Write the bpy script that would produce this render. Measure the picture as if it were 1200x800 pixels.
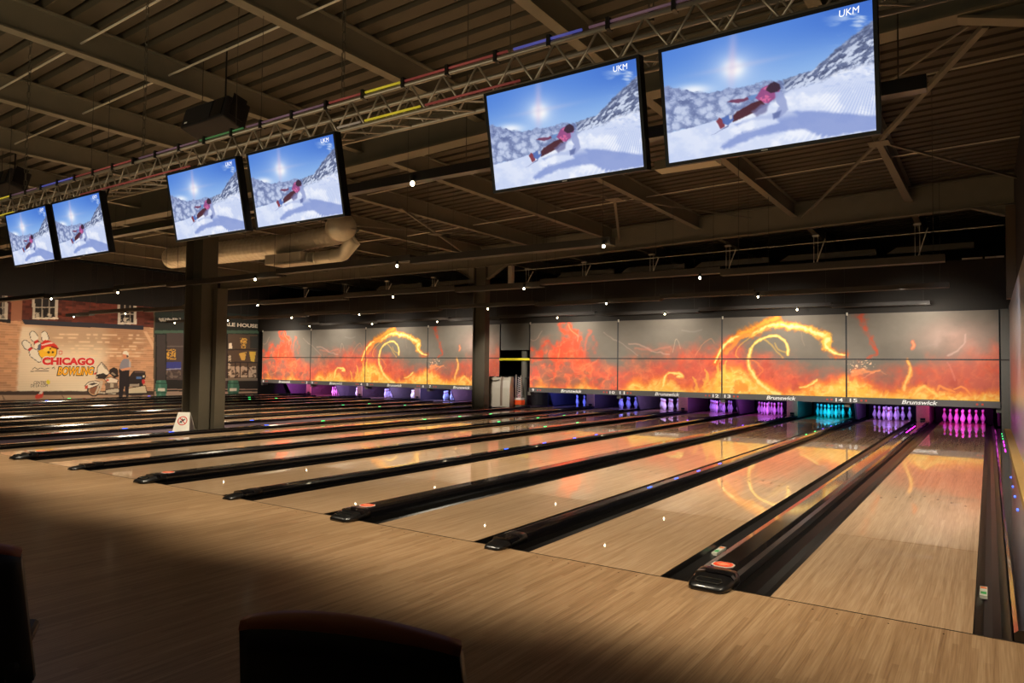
import bpy, bmesh, math, random
import numpy as np
from mathutils import Matrix, Vector

random.seed(7)
for o in list(bpy.data.objects):
    bpy.data.objects.remove(o)
SC = bpy.context.scene
COL = SC.collection

# ------------------------------------------------------------------ camera
# X runs along the foul line, Y down the lanes, Z up; foul line at Y = 0
FPX = 828.805
CAM = np.array([0.0883, -4.5964, 1.4066])
YAW, PIT, ROL = -0.593576, 0.0360783, 0.0115811
_fw = np.array([math.sin(YAW) * math.cos(PIT), math.cos(YAW) * math.cos(PIT), math.sin(PIT)])
_r0 = np.array([math.cos(YAW), -math.sin(YAW), 0.0])
_u0 = np.cross(_r0, _fw)
_rt = _r0 * math.cos(ROL) + _u0 * math.sin(ROL)
_up = -_r0 * math.sin(ROL) + _u0 * math.cos(ROL)


def on(u, v, ax, val):
    """photo pixel -> point on the plane axis = val"""
    d = _fw + _rt * (u - 600) / FPX + _up * (400 - v) / FPX
    i = 'XYZ'.index(ax)
    return CAM + d * (val - CAM[i]) / d[i]


def to_px(X, Y, Z):
    d = [X - CAM[0], Y - CAM[1], Z - CAM[2]]
    w = sum(d[i] * _fw[i] for i in range(3))
    return (600 + FPX * sum(d[i] * _rt[i] for i in range(3)) / w,
            400 - FPX * sum(d[i] * _up[i] for i in range(3)) / w)


cd = bpy.data.cameras.new('camera')
cam = bpy.data.objects.new('camera', cd)
COL.objects.link(cam)
cd.sensor_width = 36.0
cd.lens = FPX / 1200 * 36
cd.clip_start = 0.05
cam.matrix_world = Matrix(((_rt[0], _up[0], -_fw[0], CAM[0]), (_rt[1], _up[1], -_fw[1], CAM[1]),
                           (_rt[2], _up[2], -_fw[2], CAM[2]), (0, 0, 0, 1)))
SC.camera = cam

# ------------------------------------------------------------------ world, exposure, lights
wd = bpy.data.worlds.new('world')
SC.world = wd
wd.use_nodes = True
wd.node_tree.nodes['Background'].inputs[0].default_value = (1.0, 0.82, 0.6, 1)
wd.node_tree.nodes['Background'].inputs[1].default_value = 0.010
SC.view_settings.view_transform = 'Standard'
SC.view_settings.look = 'None'
SC.view_settings.gamma = 1
SC.view_settings.use_curve_mapping = False
SC.view_settings.exposure = 0.12

WARM = (1.0, 0.86, 0.645)
NEUT = (1.0, 0.93, 0.84)


def light(name, kind, loc, target, power, color, size=0.1, spot=None, blend=0.5, sx=None, sy=None):
    ld = bpy.data.lights.new(name, kind)
    ld.energy = power
    ld.color = color
    if kind == 'SPOT':
        ld.spot_size = math.radians(spot)
        ld.spot_blend = blend
        ld.shadow_soft_size = size
    elif kind == 'AREA':
        ld.shape = 'RECTANGLE'
        ld.size = sx
        ld.size_y = sy
    else:
        ld.shadow_soft_size = size
    lo = bpy.data.objects.new(name, ld)
    COL.objects.link(lo)
    lo.location = loc
    lo.rotation_euler = (Vector(target) - Vector(loc)).to_track_quat('-Z', 'Y').to_euler()
    return lo


# wash of the approach: spots on the screen truss, their back edge falls at about Y = -2.1
for i in range(7):
    x = -0.3 - i * 2.3
    light('approach_spot', 'SPOT', (x, -0.74, 3.12), (x - 0.1, 0.95, 0), 300, WARM, 0.22, 94, 0.5)
# lamps on the lamp rails that wash the lanes
for i in range(4):
    x = -1.5 - i * 3.4
    light('lane_spot', 'SPOT', (x, 4.05, 3.0), (x, 4.4, 0), 560, WARM, 0.25, 120, 0.8)
    light('lane_spot', 'SPOT', (x, 8.0, 3.0), (x, 8.6, 0), 440, WARM, 0.25, 120, 0.8)
    light('lane_spot', 'SPOT', (x - 13.9, 4.05, 3.0), (x - 13.9, 4.6, 0), 1100, WARM, 0.25, 104, 0.8)
    light('lane_spot', 'SPOT', (x - 13.9, 8.0, 3.0), (x - 13.9, 8.6, 0), 1100, WARM, 0.25, 104, 0.8)
# lamps on the rails aimed at the printed masking panels
for off in (0.0, -14.82):
    for k in range(4):
        x = -1.4 - 3.372 * k + off
        light('masking_spot', 'SPOT', (x, 11.6, 2.98), (x, 16.27, 1.60), 1120, NEUT, 0.2, 60, 0.9)
        light('masking_graze', 'SPOT', (x + .2, 15.40, 2.98), (x + .2, 16.27, 2.5), 30, NEUT, 0.1, 130, 0.9)
# lamps aimed at the printed mural
for y in (6.5, 9.5, 12.5, 15.0):
    light('mural_spot', 'SPOT', (-23.4, y, 3.0), (-28.5, y, 1.2), 400, (1.0, 0.86, 0.68), 0.2, 90, 0.9)
light('side_wall_fill', 'SPOT', (-0.9, 7.9, 3.0), (0.5, 11.5, 1.4), 260, (0.82, 0.90, 1.0), 0.12, 70, 0.9)  # added cool fill light that brightens the glossy right wall
# added fill light that brightens the machine in the passage
light('passage_fill', 'SPOT', (-12.2, 11.6, 2.98), (-13.75, 15.6, 0.8), 620, NEUT, 0.15, 40, 0.8)
# added unseen fill light behind the camera, brightens the roof and truss
light('roof_fill_light', 'AREA', (-6.0, -6.3, 1.35), (-6.0, -6.3, 6.4), 480, (1.0, 0.86, 0.58), sx=16, sy=3.0)

# ------------------------------------------------------------------ helpers
def srgb(c):
    return tuple(((v / 255) / 12.92 if v / 255 <= 0.04045 else ((v / 255 + 0.055) / 1.055) ** 2.4) for v in c)


MATS = {}


def mat(name, color=(128, 128, 128), rough=0.5, metal=0.0, emit=None, estr=1.0, coat=0.0, spec=0.5,
        noise=0.0, nscale=20.0, bump=0.0, trans=0.0):
    if name in MATS:
        return MATS[name]
    m = bpy.data.materials.new(name)
    m.use_nodes = True
    nt = m.node_tree
    b = nt.nodes['Principled BSDF']
    c = srgb(color)
    b.inputs['Base Color'].default_value = (*c, 1)
    b.inputs['Roughness'].default_value = rough
    b.inputs['Metallic'].default_value = metal
    b.inputs['Specular IOR Level'].default_value = spec
    b.inputs['Coat Weight'].default_value = coat
    b.inputs['Coat Roughness'].default_value = 0.05
    b.inputs['Transmission Weight'].default_value = trans
    if emit:
        b.inputs['Emission Color'].default_value = (*srgb(emit), 1)
        b.inputs['Emission Strength'].default_value = estr
    if noise or bump:
        tc = nt.nodes.new('ShaderNodeTexCoord')
        n = nt.nodes.new('ShaderNodeTexNoise')
        n.inputs['Scale'].default_value = nscale
        n.inputs['Detail'].default_value = 5
        nt.links.new(tc.outputs['Object'], n.inputs['Vector'])
        if noise:
            mx = nt.nodes.new('ShaderNodeMix')
            mx.data_type = 'RGBA'
            mx.inputs[6].default_value = (*[v * (1 - noise) for v in c], 1)
            mx.inputs[7].default_value = (*[min(1, v * (1 + noise)) for v in c], 1)
            nt.links.new(n.outputs['Fac'], mx.inputs[0])
            nt.links.new(mx.outputs[2], b.inputs['Base Color'])
        if bump:
            bp = nt.nodes.new('ShaderNodeBump')
            bp.inputs['Strength'].default_value = bump
            bp.inputs['Distance'].default_value = 0.01
            nt.links.new(n.outputs['Fac'], bp.inputs['Height'])
            nt.links.new(bp.outputs['Normal'], b.inputs['Normal'])
    MATS[name] = m
    return m


def attr_mat(name, rough=0.5, emission=None, spec=0.5, coat=0.0):
    m = bpy.data.materials.new(name)
    m.use_nodes = True
    nt = m.node_tree
    b = nt.nodes['Principled BSDF']
    a = nt.nodes.new('ShaderNodeAttribute')
    a.attribute_name = 'Col'
    b.inputs['Roughness'].default_value = rough
    b.inputs['Specular IOR Level'].default_value = spec
    b.inputs['Coat Weight'].default_value = coat
    b.inputs['Coat Roughness'].default_value = 0.1
    if emission:
        b.inputs['Base Color'].default_value = (0.01, 0.01, 0.01, 1)
        nt.links.new(a.outputs['Color'], b.inputs['Emission Color'])
        b.inputs['Emission Strength'].default_value = emission
    else:
        nt.links.new(a.outputs['Color'], b.inputs['Base Color'])
    MATS[name] = m
    return m


def wood_mat(name, tones, rough, coat, coat_rough, board=0.0275, seg=1.1, rowbump=0.0):
    """synthetic bowling boards: strips along Y, printed grain"""
    m = bpy.data.materials.new(name)
    m.use_nodes = True
    nt = m.node_tree
    L = nt.links.new
    N = nt.nodes.new
    b = nt.nodes['Principled BSDF']
    tc = N('ShaderNodeTexCoord')
    sp = N('ShaderNodeSeparateXYZ')
    L(tc.outputs['Object'], sp.inputs[0])

    def math_(op, a, bv):
        n = N('ShaderNodeMath')
        n.operation = op
        for k, v in enumerate((a, bv)):
            if v is None:
                continue
            if isinstance(v, (int, float)):
                n.inputs[k].default_value = v
            else:
                L(v, n.inputs[k])
        return n.outputs[0]
    bi = math_('FLOOR', math_('DIVIDE', sp.outputs['X'], board), None)
    wn = N('ShaderNodeTexWhiteNoise')
    wn.noise_dimensions = '1D'
    L(bi, wn.inputs['W'])
    ys = math_('FLOOR', math_('ADD', math_('DIVIDE', sp.outputs['Y'], seg), math_('MULTIPLY', wn.outputs['Value'], 7.3)), None)
    cmb = N('ShaderNodeCombineXYZ')
    L(bi, cmb.inputs[0])
    L(ys, cmb.inputs[1])
    wn2 = N('ShaderNodeTexWhiteNoise')
    wn2.noise_dimensions = '2D'
    L(cmb.outputs[0], wn2.inputs['Vector'])
    mp = N('ShaderNodeMapping')
    mp.inputs['Scale'].default_value = (120, 2.6, 1)
    L(tc.outputs['Object'], mp.inputs[0])
    gn = N('ShaderNodeTexNoise')
    gn.inputs['Scale'].default_value = 1.0
    gn.inputs['Detail'].default_value = 4
    L(mp.outputs[0], gn.inputs['Vector'])
    fac = math_('ADD', math_('MULTIPLY', wn2.outputs['Value'], 0.22), math_('MULTIPLY', gn.outputs['Fac'], 0.80))
    cr = N('ShaderNodeValToRGB')
    cr.color_ramp.elements[0].position = 0.26
    cr.color_ramp.elements[1].position = 0.80
    cr.color_ramp.elements[0].color = (*srgb(tones[0]), 1)
    cr.color_ramp.elements[1].color = (*srgb(tones[2]), 1)
    e = cr.color_ramp.elements.new(0.5)
    e.color = (*srgb(tones[1]), 1)
    L(fac, cr.inputs[0])
    L(cr.outputs[0], b.inputs['Base Color'])
    b.inputs['Roughness'].default_value = rough
    b.inputs['Coat Weight'].default_value = coat
    b.inputs['Coat Roughness'].default_value = coat_rough
    MATS[name] = m
    return m


class MB:
    """collects shapes, builds them as ONE mesh object"""

    def __init__(self):
        self.v = []
        self.f = []

    def add(self, vs, fs):
        n = len(self.v)
        self.v += [tuple(map(float, p)) for p in vs]
        self.f += [tuple(i + n for i in f) for f in fs]
        return self

    def box(self, x0, x1, y0, y1, z0, z1):
        vs = [(x, y, z) for z in (z0, z1) for y in (y0, y1) for x in (x0, x1)]
        return self.add(vs, [(0, 2, 3, 1), (4, 5, 7, 6), (0, 1, 5, 4), (2, 6, 7, 3), (0, 4, 6, 2), (1, 3, 7, 5)])

    def loft(self, rings, close=True, caps=True):
        n = len(rings[0])
        vs = [p for r in rings for p in r]
        fs = []
        for i in range(len(rings) - 1):
            for j in range(n if close else n - 1):
                a, b_ = i * n + j, i * n + (j + 1) % n
                fs.append((a, b_, b_ + n, a + n))
        if caps and close:
            fs.append(tuple(range(n - 1, -1, -1)))
            fs.append(tuple((len(rings) - 1) * n + j for j in range(n)))
        return self.add(vs, fs)

    def tube(self, pts, r, seg=8, caps=True):
        pts = [Vector(p) for p in pts]
        rings = []
        rs = r if isinstance(r, (list, tuple)) else [r] * len(pts)
        for i, p in enumerate(pts):
            t = (pts[min(i + 1, len(pts) - 1)] - pts[max(i - 1, 0)]).normalized()
            ref = Vector((0, 0, 1)) if abs(t.z) < 0.95 else Vector((1, 0, 0))
            a = t.cross(ref).normalized()
            b_ = a.cross(t).normalized()
            rings.append([p + (a * math.cos(2 * math.pi * k / seg) + b_ * math.sin(2 * math.pi * k / seg)) * rs[i] for k in range(seg)])
        return self.loft(rings, True, caps)

    def bar(self, p, q, w, h):
        """square bar from p to q"""
        p, q = Vector(p), Vector(q)
        t = (q - p).normalized()
        ref = Vector((0, 0, 1)) if abs(t.z) < 0.95 else Vector((1, 0, 0))
        a = t.cross(ref).normalized() * w / 2
        b_ = a.normalized().cross(t).normalized() * h / 2
        return self.loft([[c + a + b_, c - a + b_, c - a - b_, c + a - b_] for c in (p, q)])

    def lathe(self, prof, c=(0, 0, 0), seg=16):
        rings = [[(c[0] + r * math.cos(2 * math.pi * k / seg), c[1] + r * math.sin(2 * math.pi * k / seg), c[2] + z)
                  for k in range(seg)] for r, z in prof]
        return self.loft(rings)

    def mesh(self, name, m=None, smooth=False):
        me = bpy.data.meshes.new(name)
        me.from_pydata(self.v, [], self.f)
        me.validate()
        bm = bmesh.new()
        bm.from_mesh(me)
        bmesh.ops.recalc_face_normals(bm, faces=bm.faces)
        bm.to_mesh(me)
        bm.free()
        if smooth:
            for p in me.polygons:
                p.use_smooth = True
        if m:
            me.materials.append(m)
        return me

    def build(self, name, m, parent=None, smooth=False):
        return obj(name, self.mesh(name, m, smooth), parent)


def obj(name, me, parent=None, loc=None):
    o = bpy.data.objects.new(name, me)
    COL.objects.link(o)
    if parent:
        o.parent = parent
    if loc is not None:
        o.location = loc
    return o


def bevel(o, w=0.01, seg=2):
    md = o.modifiers.new('bevel', 'BEVEL')
    md.width = w
    md.segments = seg
    md.limit_method = 'ANGLE'
    return o


def tag(o, label=None, cat=None, group=None, kind=None):
    if label:
        o['label'] = label
    if cat:
        o['category'] = cat
    if group:
        o['group'] = group
    if kind:
        o['kind'] = kind
    return o


def empty(name, loc=(0, 0, 0), rz=0.0):
    o = bpy.data.objects.new(name, None)
    o.empty_display_size = 0.1
    COL.objects.link(o)
    o.location = loc
    o.rotation_euler = (0, 0, rz)
    return o


def copy_tree(o, parent=None):
    c = o.copy()
    COL.objects.link(c)
    c.parent = parent
    for ch in list(o.children):
        copy_tree(ch, c)
    return c


_txt = {}


def text_mesh(body, width, height, depth=0.004, shear=0.0, fat=0.0):
    """lettering as a mesh in its own XY plane, centred on its box, face towards +Z"""
    cu = bpy.data.curves.new('lettering', 'FONT')
    cu.body = body
    cu.size = 1
    cu.shear = shear
    cu.offset = fat
    cu.extrude = 0.0
    cu.resolution_u = 3
    o = bpy.data.objects.new('lettering_curve', cu)
    COL.objects.link(o)
    dg = bpy.context.evaluated_depsgraph_get()
    me = bpy.data.meshes.new_from_object(o.evaluated_get(dg))
    bpy.data.objects.remove(o)
    bpy.data.curves.remove(cu)
    n = len(me.vertices)
    co = np.empty(n * 3)
    me.vertices.foreach_get('co', co)
    co = co.reshape(-1, 3)
    lo, hi = co.min(0), co.max(0)
    co[:, 0] = (co[:, 0] - (lo[0] + hi[0]) / 2) * width / (hi[0] - lo[0])
    co[:, 1] = (co[:, 1] - (lo[1] + hi[1]) / 2) * height / (hi[1] - lo[1])
    co[:, 2] = depth
    me.vertices.foreach_set('co', co.ravel())
    return me


FACE_FRONT = Matrix(((1, 0, 0), (0, 0, -1), (0, 1, 0))).to_4x4()   # reads from -Y
FACE_RIGHT = Matrix(((0, 0, 1), (1, 0, 0), (0, 1, 0))).to_4x4()    # reads from +X


def lettering(name, me, m, parent, loc, frame):
    o = bpy.data.objects.new(name, me)
    COL.objects.link(o)
    if not me.materials:
        me.materials.append(m)
    o.parent = parent
    o.matrix_local = Matrix.Translation(loc) @ frame
    return o


# ---- numpy painting helpers (printed pictures and screen pictures)
def vnoise(x, y, seed):
    rng = np.random.RandomState(seed)
    tab = rng.rand(128, 128)
    xi, yi = np.floor(x).astype(int), np.floor(y).astype(int)
    fx, fy = x - xi, y - yi
    fx, fy = fx * fx * (3 - 2 * fx), fy * fy * (3 - 2 * fy)
    g = lambda a, b_: tab[a % 128, b_ % 128]
    return (g(xi, yi) * (1 - fx) + g(xi + 1, yi) * fx) * (1 - fy) + (g(xi, yi + 1) * (1 - fx) + g(xi + 1, yi + 1) * fx) * fy


def fbm(x, y, seed, octv=4):
    s, a, t = 0, 0.5, 0
    for i in range(octv):
        s = s + a * vnoise(x * 2 ** i + 17.3 * i, y * 2 ** i + 9.1 * i, seed + i)
        t += a
        a *= 0.55
    return s / t


def ridge(x, y, seed, octv=4):
    return 1 - np.abs(2 * fbm(x, y, seed, octv) - 1)


def sstep(a, b_, x):
    t = np.clip((x - a) / (b_ - a), 0, 1)
    return t * t * (3 - 2 * t)


def inpoly(x, y, P):
    m = np.zeros(x.shape, bool)
    n = len(P)
    for i in range(n):
        x0, y0 = P[i]
        x1, y1 = P[(i + 1) % n]
        if y0 == y1:
            continue
        c = ((y0 > y) != (y1 > y)) & (x < (x1 - x0) * (y - y0) / (y1 - y0) + x0)
        m ^= c
    return m


def dist_line(x, y, P):
    d = np.full(x.shape, 1e9)
    t_at = np.zeros(x.shape)
    n = len(P) - 1
    for i in range(n):
        ax, ay = P[i]
        bx, by = P[i + 1]
        L2 = (bx - ax) ** 2 + (by - ay) ** 2 + 1e-9
        t = np.clip(((x - ax) * (bx - ax) + (y - ay) * (by - ay)) / L2, 0, 1)
        dd = np.hypot(x - ax - t * (bx - ax), y - ay - t * (by - ay))
        k = dd < d
        d = np.where(k, dd, d)
        t_at = np.where(k, (i + t) / n, t_at)
    return d, t_at


def blend(img, c, a):
    a = np.clip(a, 0, 1)[..., None]
    return img * (1 - a) + np.array(c, float) * a


def lin(img):
    v = np.clip(img / 255, 0, 1)
    return np.where(v <= 0.04045, v / 12.92, ((v + 0.055) / 1.055) ** 2.4)


def grid_mesh(name, A, B, Cc, col, m, thick=None):
    """A,B,Cc: (h,w) arrays of coordinates; col: (h,w,3) sRGB 0..255"""
    h, w = A.shape
    me = bpy.data.meshes.new(name)
    co = np.stack([A, B, Cc], -1).reshape(-1, 3)
    idx = np.arange(h * w).reshape(h, w)
    q = np.stack([idx[:-1, :-1], idx[:-1, 1:], idx[1:, 1:], idx[1:, :-1]], -1).reshape(-1, 4)
    me.vertices.add(len(co))
    me.vertices.foreach_set('co', co.ravel())
    me.loops.add(q.size)
    me.loops.foreach_set('vertex_index', q.ravel())
    me.polygons.add(len(q))
    me.polygons.foreach_set('loop_start', np.arange(0, q.size, 4))
    me.update(calc_edges=True)
    at = me.color_attributes.new('Col', 'FLOAT_COLOR', 'POINT')
    c4 = np.ones((h * w, 4))
    c4[:, :3] = lin(col).reshape(-1, 3)
    at.data.foreach_set('color', c4.ravel())
    me.materials.append(m)
    return me


# ------------------------------------------------------------------ materials
M_APP = wood_mat('approach_boards', ((128, 98, 68), (158, 126, 92), (186, 156, 120)), 0.38, 0.15, 0.14, 0.0285, 0.9)
M_LANE = wood_mat('lane_boards', ((160, 126, 92), (190, 156, 120), (216, 186, 150)), 0.34, 1.0, 0.022, 0.027, 1.5)
M_DECK = wood_mat('pin_deck_boards', ((140, 100, 66), (170, 128, 88), (190, 150, 108)), 0.3, 0.85, 0.04, 0.027, 2.0)
M_BLK = mat('black_plastic', (14, 13, 14), 0.32, coat=0.3, noise=0.15, nscale=9)
M_GUT = mat('gutter_plastic', (17, 15, 14), 0.3, noise=0.2, nscale=6)
M_GLOSS = mat('glossy_black_cap', (12, 12, 16), 0.16, coat=0.8, noise=0.1, nscale=5)
M_STEEL = mat('painted_steel', (116, 109, 91), 0.55, noise=0.15, nscale=4)
M_DECKM = mat('roof_deck_steel', (74, 65, 49), 0.6, noise=0.2, nscale=3)
M_DARK = mat('dark_painted_board', (33, 26, 16), 0.75, noise=0.15, nscale=3)
M_WALL = mat('dark_wall_paint', (22, 18, 13), 0.85, noise=0.2, nscale=2)
M_COLUMN = mat('column_paint', (76, 69, 55), 0.6, noise=0.12, nscale=4)
M_CARPET = mat('aisle_carpet', (44, 24, 36), 0.95, noise=0.35, nscale=60)
M_ALU = mat('truss_aluminium', (190, 180, 165), 0.38, metal=0.75, noise=0.06, nscale=12)
M_ROD = mat('galvanised_rod', (205, 195, 175), 0.45, metal=0.3, noise=0.08, nscale=10)
M_DUCT = mat('spiral_duct_metal', (222, 212, 190), 0.34, metal=0.35, noise=0.1, nscale=14)
M_GREY = mat('grey_panel', (88, 84, 74), 0.6, noise=0.08, nscale=5)
M_BAR = mat('masking_bar_grey', (88, 84, 80), 0.5, noise=0.06, nscale=8)
M_WHITE = mat('white_letter', (240, 240, 235), 0.5, noise=0.02)
M_REDL = mat('red_indicator', (190, 60, 40), 0.4, emit=(200, 60, 40), estr=0.25)
M_KICK = mat('kickback_wood', (206, 158, 112), 0.55, noise=0.25, nscale=12)
M_KPLATE = mat('kickback_plate', (104, 92, 96), 0.35, metal=0.3, noise=0.1, nscale=8)
M_KSIDE = mat('kickback_side', (70, 52, 46), 0.35, noise=0.15, nscale=8)
M_CURT = mat('pit_curtain', (12, 10, 12), 0.9, noise=0.3, nscale=12)
M_TV = mat('television_case', (10, 10, 12), 0.4, spec=0.3, noise=0.1, nscale=6)
M_SPK = mat('speaker_black', (20, 16, 16), 0.6, noise=0.2, nscale=30)
M_CONC = mat('dark_concrete', (30, 27, 24), 0.9, noise=0.2, nscale=8)
M_WIRE = mat('dark_wire', (58, 52, 44), 0.5, noise=0.05)
M_KERB = mat('kerb_pine', (196, 160, 98), 0.5, noise=0.12, nscale=16)

W = 1.0541          # lane width
GA, GB = 0.7282, 0.5360   # wide gap (inside a pair), narrow gap (between pairs)
PAIR = 2 * W + GA + GB
OFF2 = -14.82       # the left bank of eight lanes
MASK_Y = 16.27
WX = -28.5          # mural wall


# ================================================================== STRUCTURE
# approach floor with the foul-line joint and small dowel dots
fl = MB().box(-32, 0.60, -4.57, -0.004, -0.12, 0.0).build('floor', M_APP)
tag(fl, 'pale wood approach floor in front of the lanes', 'floor', kind='structure')
dot = MB().lathe([(0.005, 0), (0.005, 0.001)], seg=8).mesh('dowel_dot', mat('dowel_dark', (62, 42, 26), 0.5, noise=0.1))
for b0 in (0.0,):
    for k in range(4):
        for xr in (-k * PAIR, -k * PAIR - W - GA):
            for j in range(7):
                obj('dowel_dot', dot, fl, (xr - 0.13 - j * 0.132, -0.09, 0.0))
MB().box(-32, 0.372, -0.010, 0.0, -0.02, 0.0012).build('foul_line', mat('foul_line_black', (26, 20, 16), 0.5, noise=0.1), fl)
sub = MB().box(-32, 0.60, 0.0, 21.5, -0.35, -0.2).build('floor', M_CONC)
tag(sub, 'dark subfloor under the lanes', 'floor', kind='structure')
back_floor = MB().box(-32, 4.0, -16, -4.58, -0.12, 0.0).build('floor', mat('lounge_carpet', (30, 24, 22), 0.95, noise=0.3, nscale=40))
tag(back_floor, 'dark lounge carpet behind the approach', 'floor', kind='structure')
ais = MB().box(-14.47, -13.27, 0.0, 19.8, -0.2, 0.0).build('floor', M_CARPET)
tag(ais, 'dark purple walkway between the two banks of lanes', 'floor', kind='structure')

# right wall: glossy ribbed sheet over a pine kerb, dark wall above
wr = MB().box(0.50, 0.58, -0.02, 16.35, 0.0, 3.02)
wall_r = wr.build('wall_right', None)
m = bpy.data.materials.new('glossy_wall_sheet')
m.use_nodes = True
nt = m.node_tree
b = nt.nodes['Principled BSDF']
tc = nt.nodes.new('ShaderNodeTexCoord')
mp = nt.nodes.new('ShaderNodeMapping')
mp.inputs['Scale'].default_value = (1, 26, 0.7)
nz = nt.nodes.new('ShaderNodeTexNoise')
nz.inputs['Scale'].default_value = 1.0
nz.inputs['Detail'].default_value = 3
cr = nt.nodes.new('ShaderNodeValToRGB')
cr.color_ramp.elements[0].color = (*srgb((170, 164, 170)), 1)
cr.color_ramp.elements[1].color = (*srgb((226, 220, 224)), 1)
nt.links.new(tc.outputs['Object'], mp.inputs[0])
nt.links.new(mp.outputs[0], nz.inputs['Vector'])
nt.links.new(nz.outputs['Fac'], cr.inputs[0])
nt.links.new(cr.outputs[0], b.inputs['Base Color'])
b.inputs['Metallic'].default_value = 0.35
b.inputs['Roughness'].default_value = 0.28
bp = nt.nodes.new('ShaderNodeBump')
bp.inputs['Strength'].default_value = 0.25
bp.inputs['Distance'].default_value = 0.01
nt.links.new(nz.outputs['Fac'], bp.inputs['Height'])
nt.links.new(bp.outputs['Normal'], b.inputs['Normal'])
wall_r.data.materials.append(m)
tag(wall_r, 'glossy ribbed sheet wall beside the rightmost lane', 'wall', kind='structure')
tag(MB().box(0.60, 0.72, -6, 21.5, 0.0, 6.2).build('wall_right', M_WALL), 'dark wall above the glossy sheet', 'wall', kind='structure')
tag(MB().box(0.375, 0.50, 0.0, 16.3, -0.15, 0.06).build('trim_1', M_KERB), 'pale pine kerb along the glossy side wall', 'kerb', kind='structure')

# back wall, bulkhead over the masking units, end pillar, passage between the banks
tag(MB().box(-30, 0.72, 21.3, 21.5, -0.2, 6.4).build('wall_back', M_WALL), 'dark rear wall beyond the pin machines', 'wall', kind='structure')
wb = MB().box(-28.5, 0.60, 16.33, 16.42, 2.95, 4.22).build('wall_back', M_DARK)
tag(wb, 'dark bulkhead above the printed masking panels', 'wall', kind='structure')
ep = MB().box(0.325, 0.50, 16.20, 16.40, 0.0, 2.95).build('trim_2', M_GREY)
tag(ep, 'grey end post at the right of the masking panels', 'post', kind='structure')
MB().box(0.32, 0.505, 16.185, 16.405, 1.70, 1.73).build('joint_strip', M_DARK, ep)
pg = MB().box(-14.46, -13.27, 16.25, 16.33, 2.01, 2.95).build('wall_back', M_GREY)
tag(pg, 'grey panel above the passage between the two banks', 'wall', kind='structure')

for xa, xb in ((-.45, -.02), (.03, .42)):
    MB().box(xa, xb, 16.30, 16.42, 4.22, 4.26).build('cap_strip', M_ROD, wb)
tag(MB().box(.42, .60, 14.08, 14.42, 3.02, 5.05).build('trim_3', mat('brown_post_paint', (92, 74, 54), .6, noise=.1)), 'brown wall post above the glossy sheet', 'post', kind='structure')

# left wall: mural support (the print itself is built below)
wl = MB().box(WX - 0.15, WX - 0.012, -6, 16.4, 0.0, 5.2).build('wall_left', M_WALL)
tag(wl, 'left side wall that carries the printed street mural', 'wall', kind='structure')
tag(MB().box(WX - 0.15, WX, 16.4, 21.5, 0.0, 5.2).build('wall_left', M_WALL), 'left side wall behind the pin machines', 'wall', kind='structure')

# ---------------------------------------------------------------- roof
def zr(x):
    return 0.028 * max(x, -14.0)


XS = [0.6, -14.0, -30.0]
deck = MB()
per = 0.31
prof = []
y = -9.0
while y < 21.5:
    prof += [(y, 0.0), (y + 0.20, 0.0), (y + 0.215, 0.11), (y + 0.295, 0.11)]
    y += per
rings = [[(x, yy, 5.80 + zr(x) + zz) for yy, zz in prof] for x in XS]
deck.loft(rings, close=False)
ceil = deck.build('ceiling', M_DECKM)
tag(ceil, 'ribbed steel roof deck over the lanes', 'ceiling', kind='structure')


def ibeam_x(name, y, x0, x1, zb, h, fw_, haunch=None):
    """deep I girder along X following the roof slope"""
    mb = MB()
    n = [x0, -14.0, x1] if x0 < -14.0 < x1 else [x0, x1]
    for a, c in zip(n[:-1], n[1:]):
        za, zc = zb + zr(a), zb + zr(c)
        for lo, hi, w in ((0, 0.03, fw_), (0.03, h - 0.03, 0.03), (h - 0.03, h, fw_)):
            mb.add([(a, y - w / 2, za + lo), (a, y + w / 2, za + lo), (a, y + w / 2, za + hi), (a, y - w / 2, za + hi),
                    (c, y - w / 2, zc + lo), (c, y + w / 2, zc + lo), (c, y + w / 2, zc + hi), (c, y - w / 2, zc + hi)],
                   [(0, 1, 2, 3), (7, 6, 5, 4), (0, 4, 5, 1), (1, 5, 6, 2), (2, 6, 7, 3), (3, 7, 4, 0)])
    return mb.build(name, M_STEEL, ceil)


def haunch(y, x0, x1, z0, z1, w):
    """sloping bracket flange from (x0,z0) down to (x1,z1), with a web above it"""
    mb = MB().bar((x0, y, z0), (x1, y, z1), w, 0.03)
    top = max(z0, z1) + 0.02
    mb.add([(x0, y - .012, z0), (x1, y - .012, z1), (x1, y - .012, top), (x0, y - .012, top),
            (x0, y + .012, z0), (x1, y + .012, z1), (x1, y + .012, top), (x0, y + .012, top)],
           [(0, 1, 2, 3), (7, 6, 5, 4), (0, 4, 5, 1), (1, 5, 6, 2), (2, 6, 7, 3), (3, 7, 4, 0)])
    return mb.build('haunch', M_STEEL, ceil)


G1Y, G2Y = 4.2, 14.25
ibeam_x('girder', G1Y, -28.4, 0.58, 5.17, 0.62, 0.28)
ibeam_x('girder', G2Y, -28.4, 0.58, 5.09, 0.68, 0.20)
ibeam_x('girder', -7.0, -28.4, 0.58, 5.17, 0.62, 0.20)
haunch(G1Y, -0.15, 0.58, 5.165, 4.95, 0.20)
haunch(G2Y, -0.20, 0.58, 5.085, 4.80, 0.20)
haunch(G2Y, -12.9, -13.62, 4.72, 4.30, 0.18)
haunch(G2Y, -14.9, -14.18, 4.70, 4.30, 0.18)
haunch(G1Y, -12.9, -13.62, 4.80, 4.40, 0.18)
haunch(G1Y, -14.9, -14.18, 4.78, 4.40, 0.18)

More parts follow.
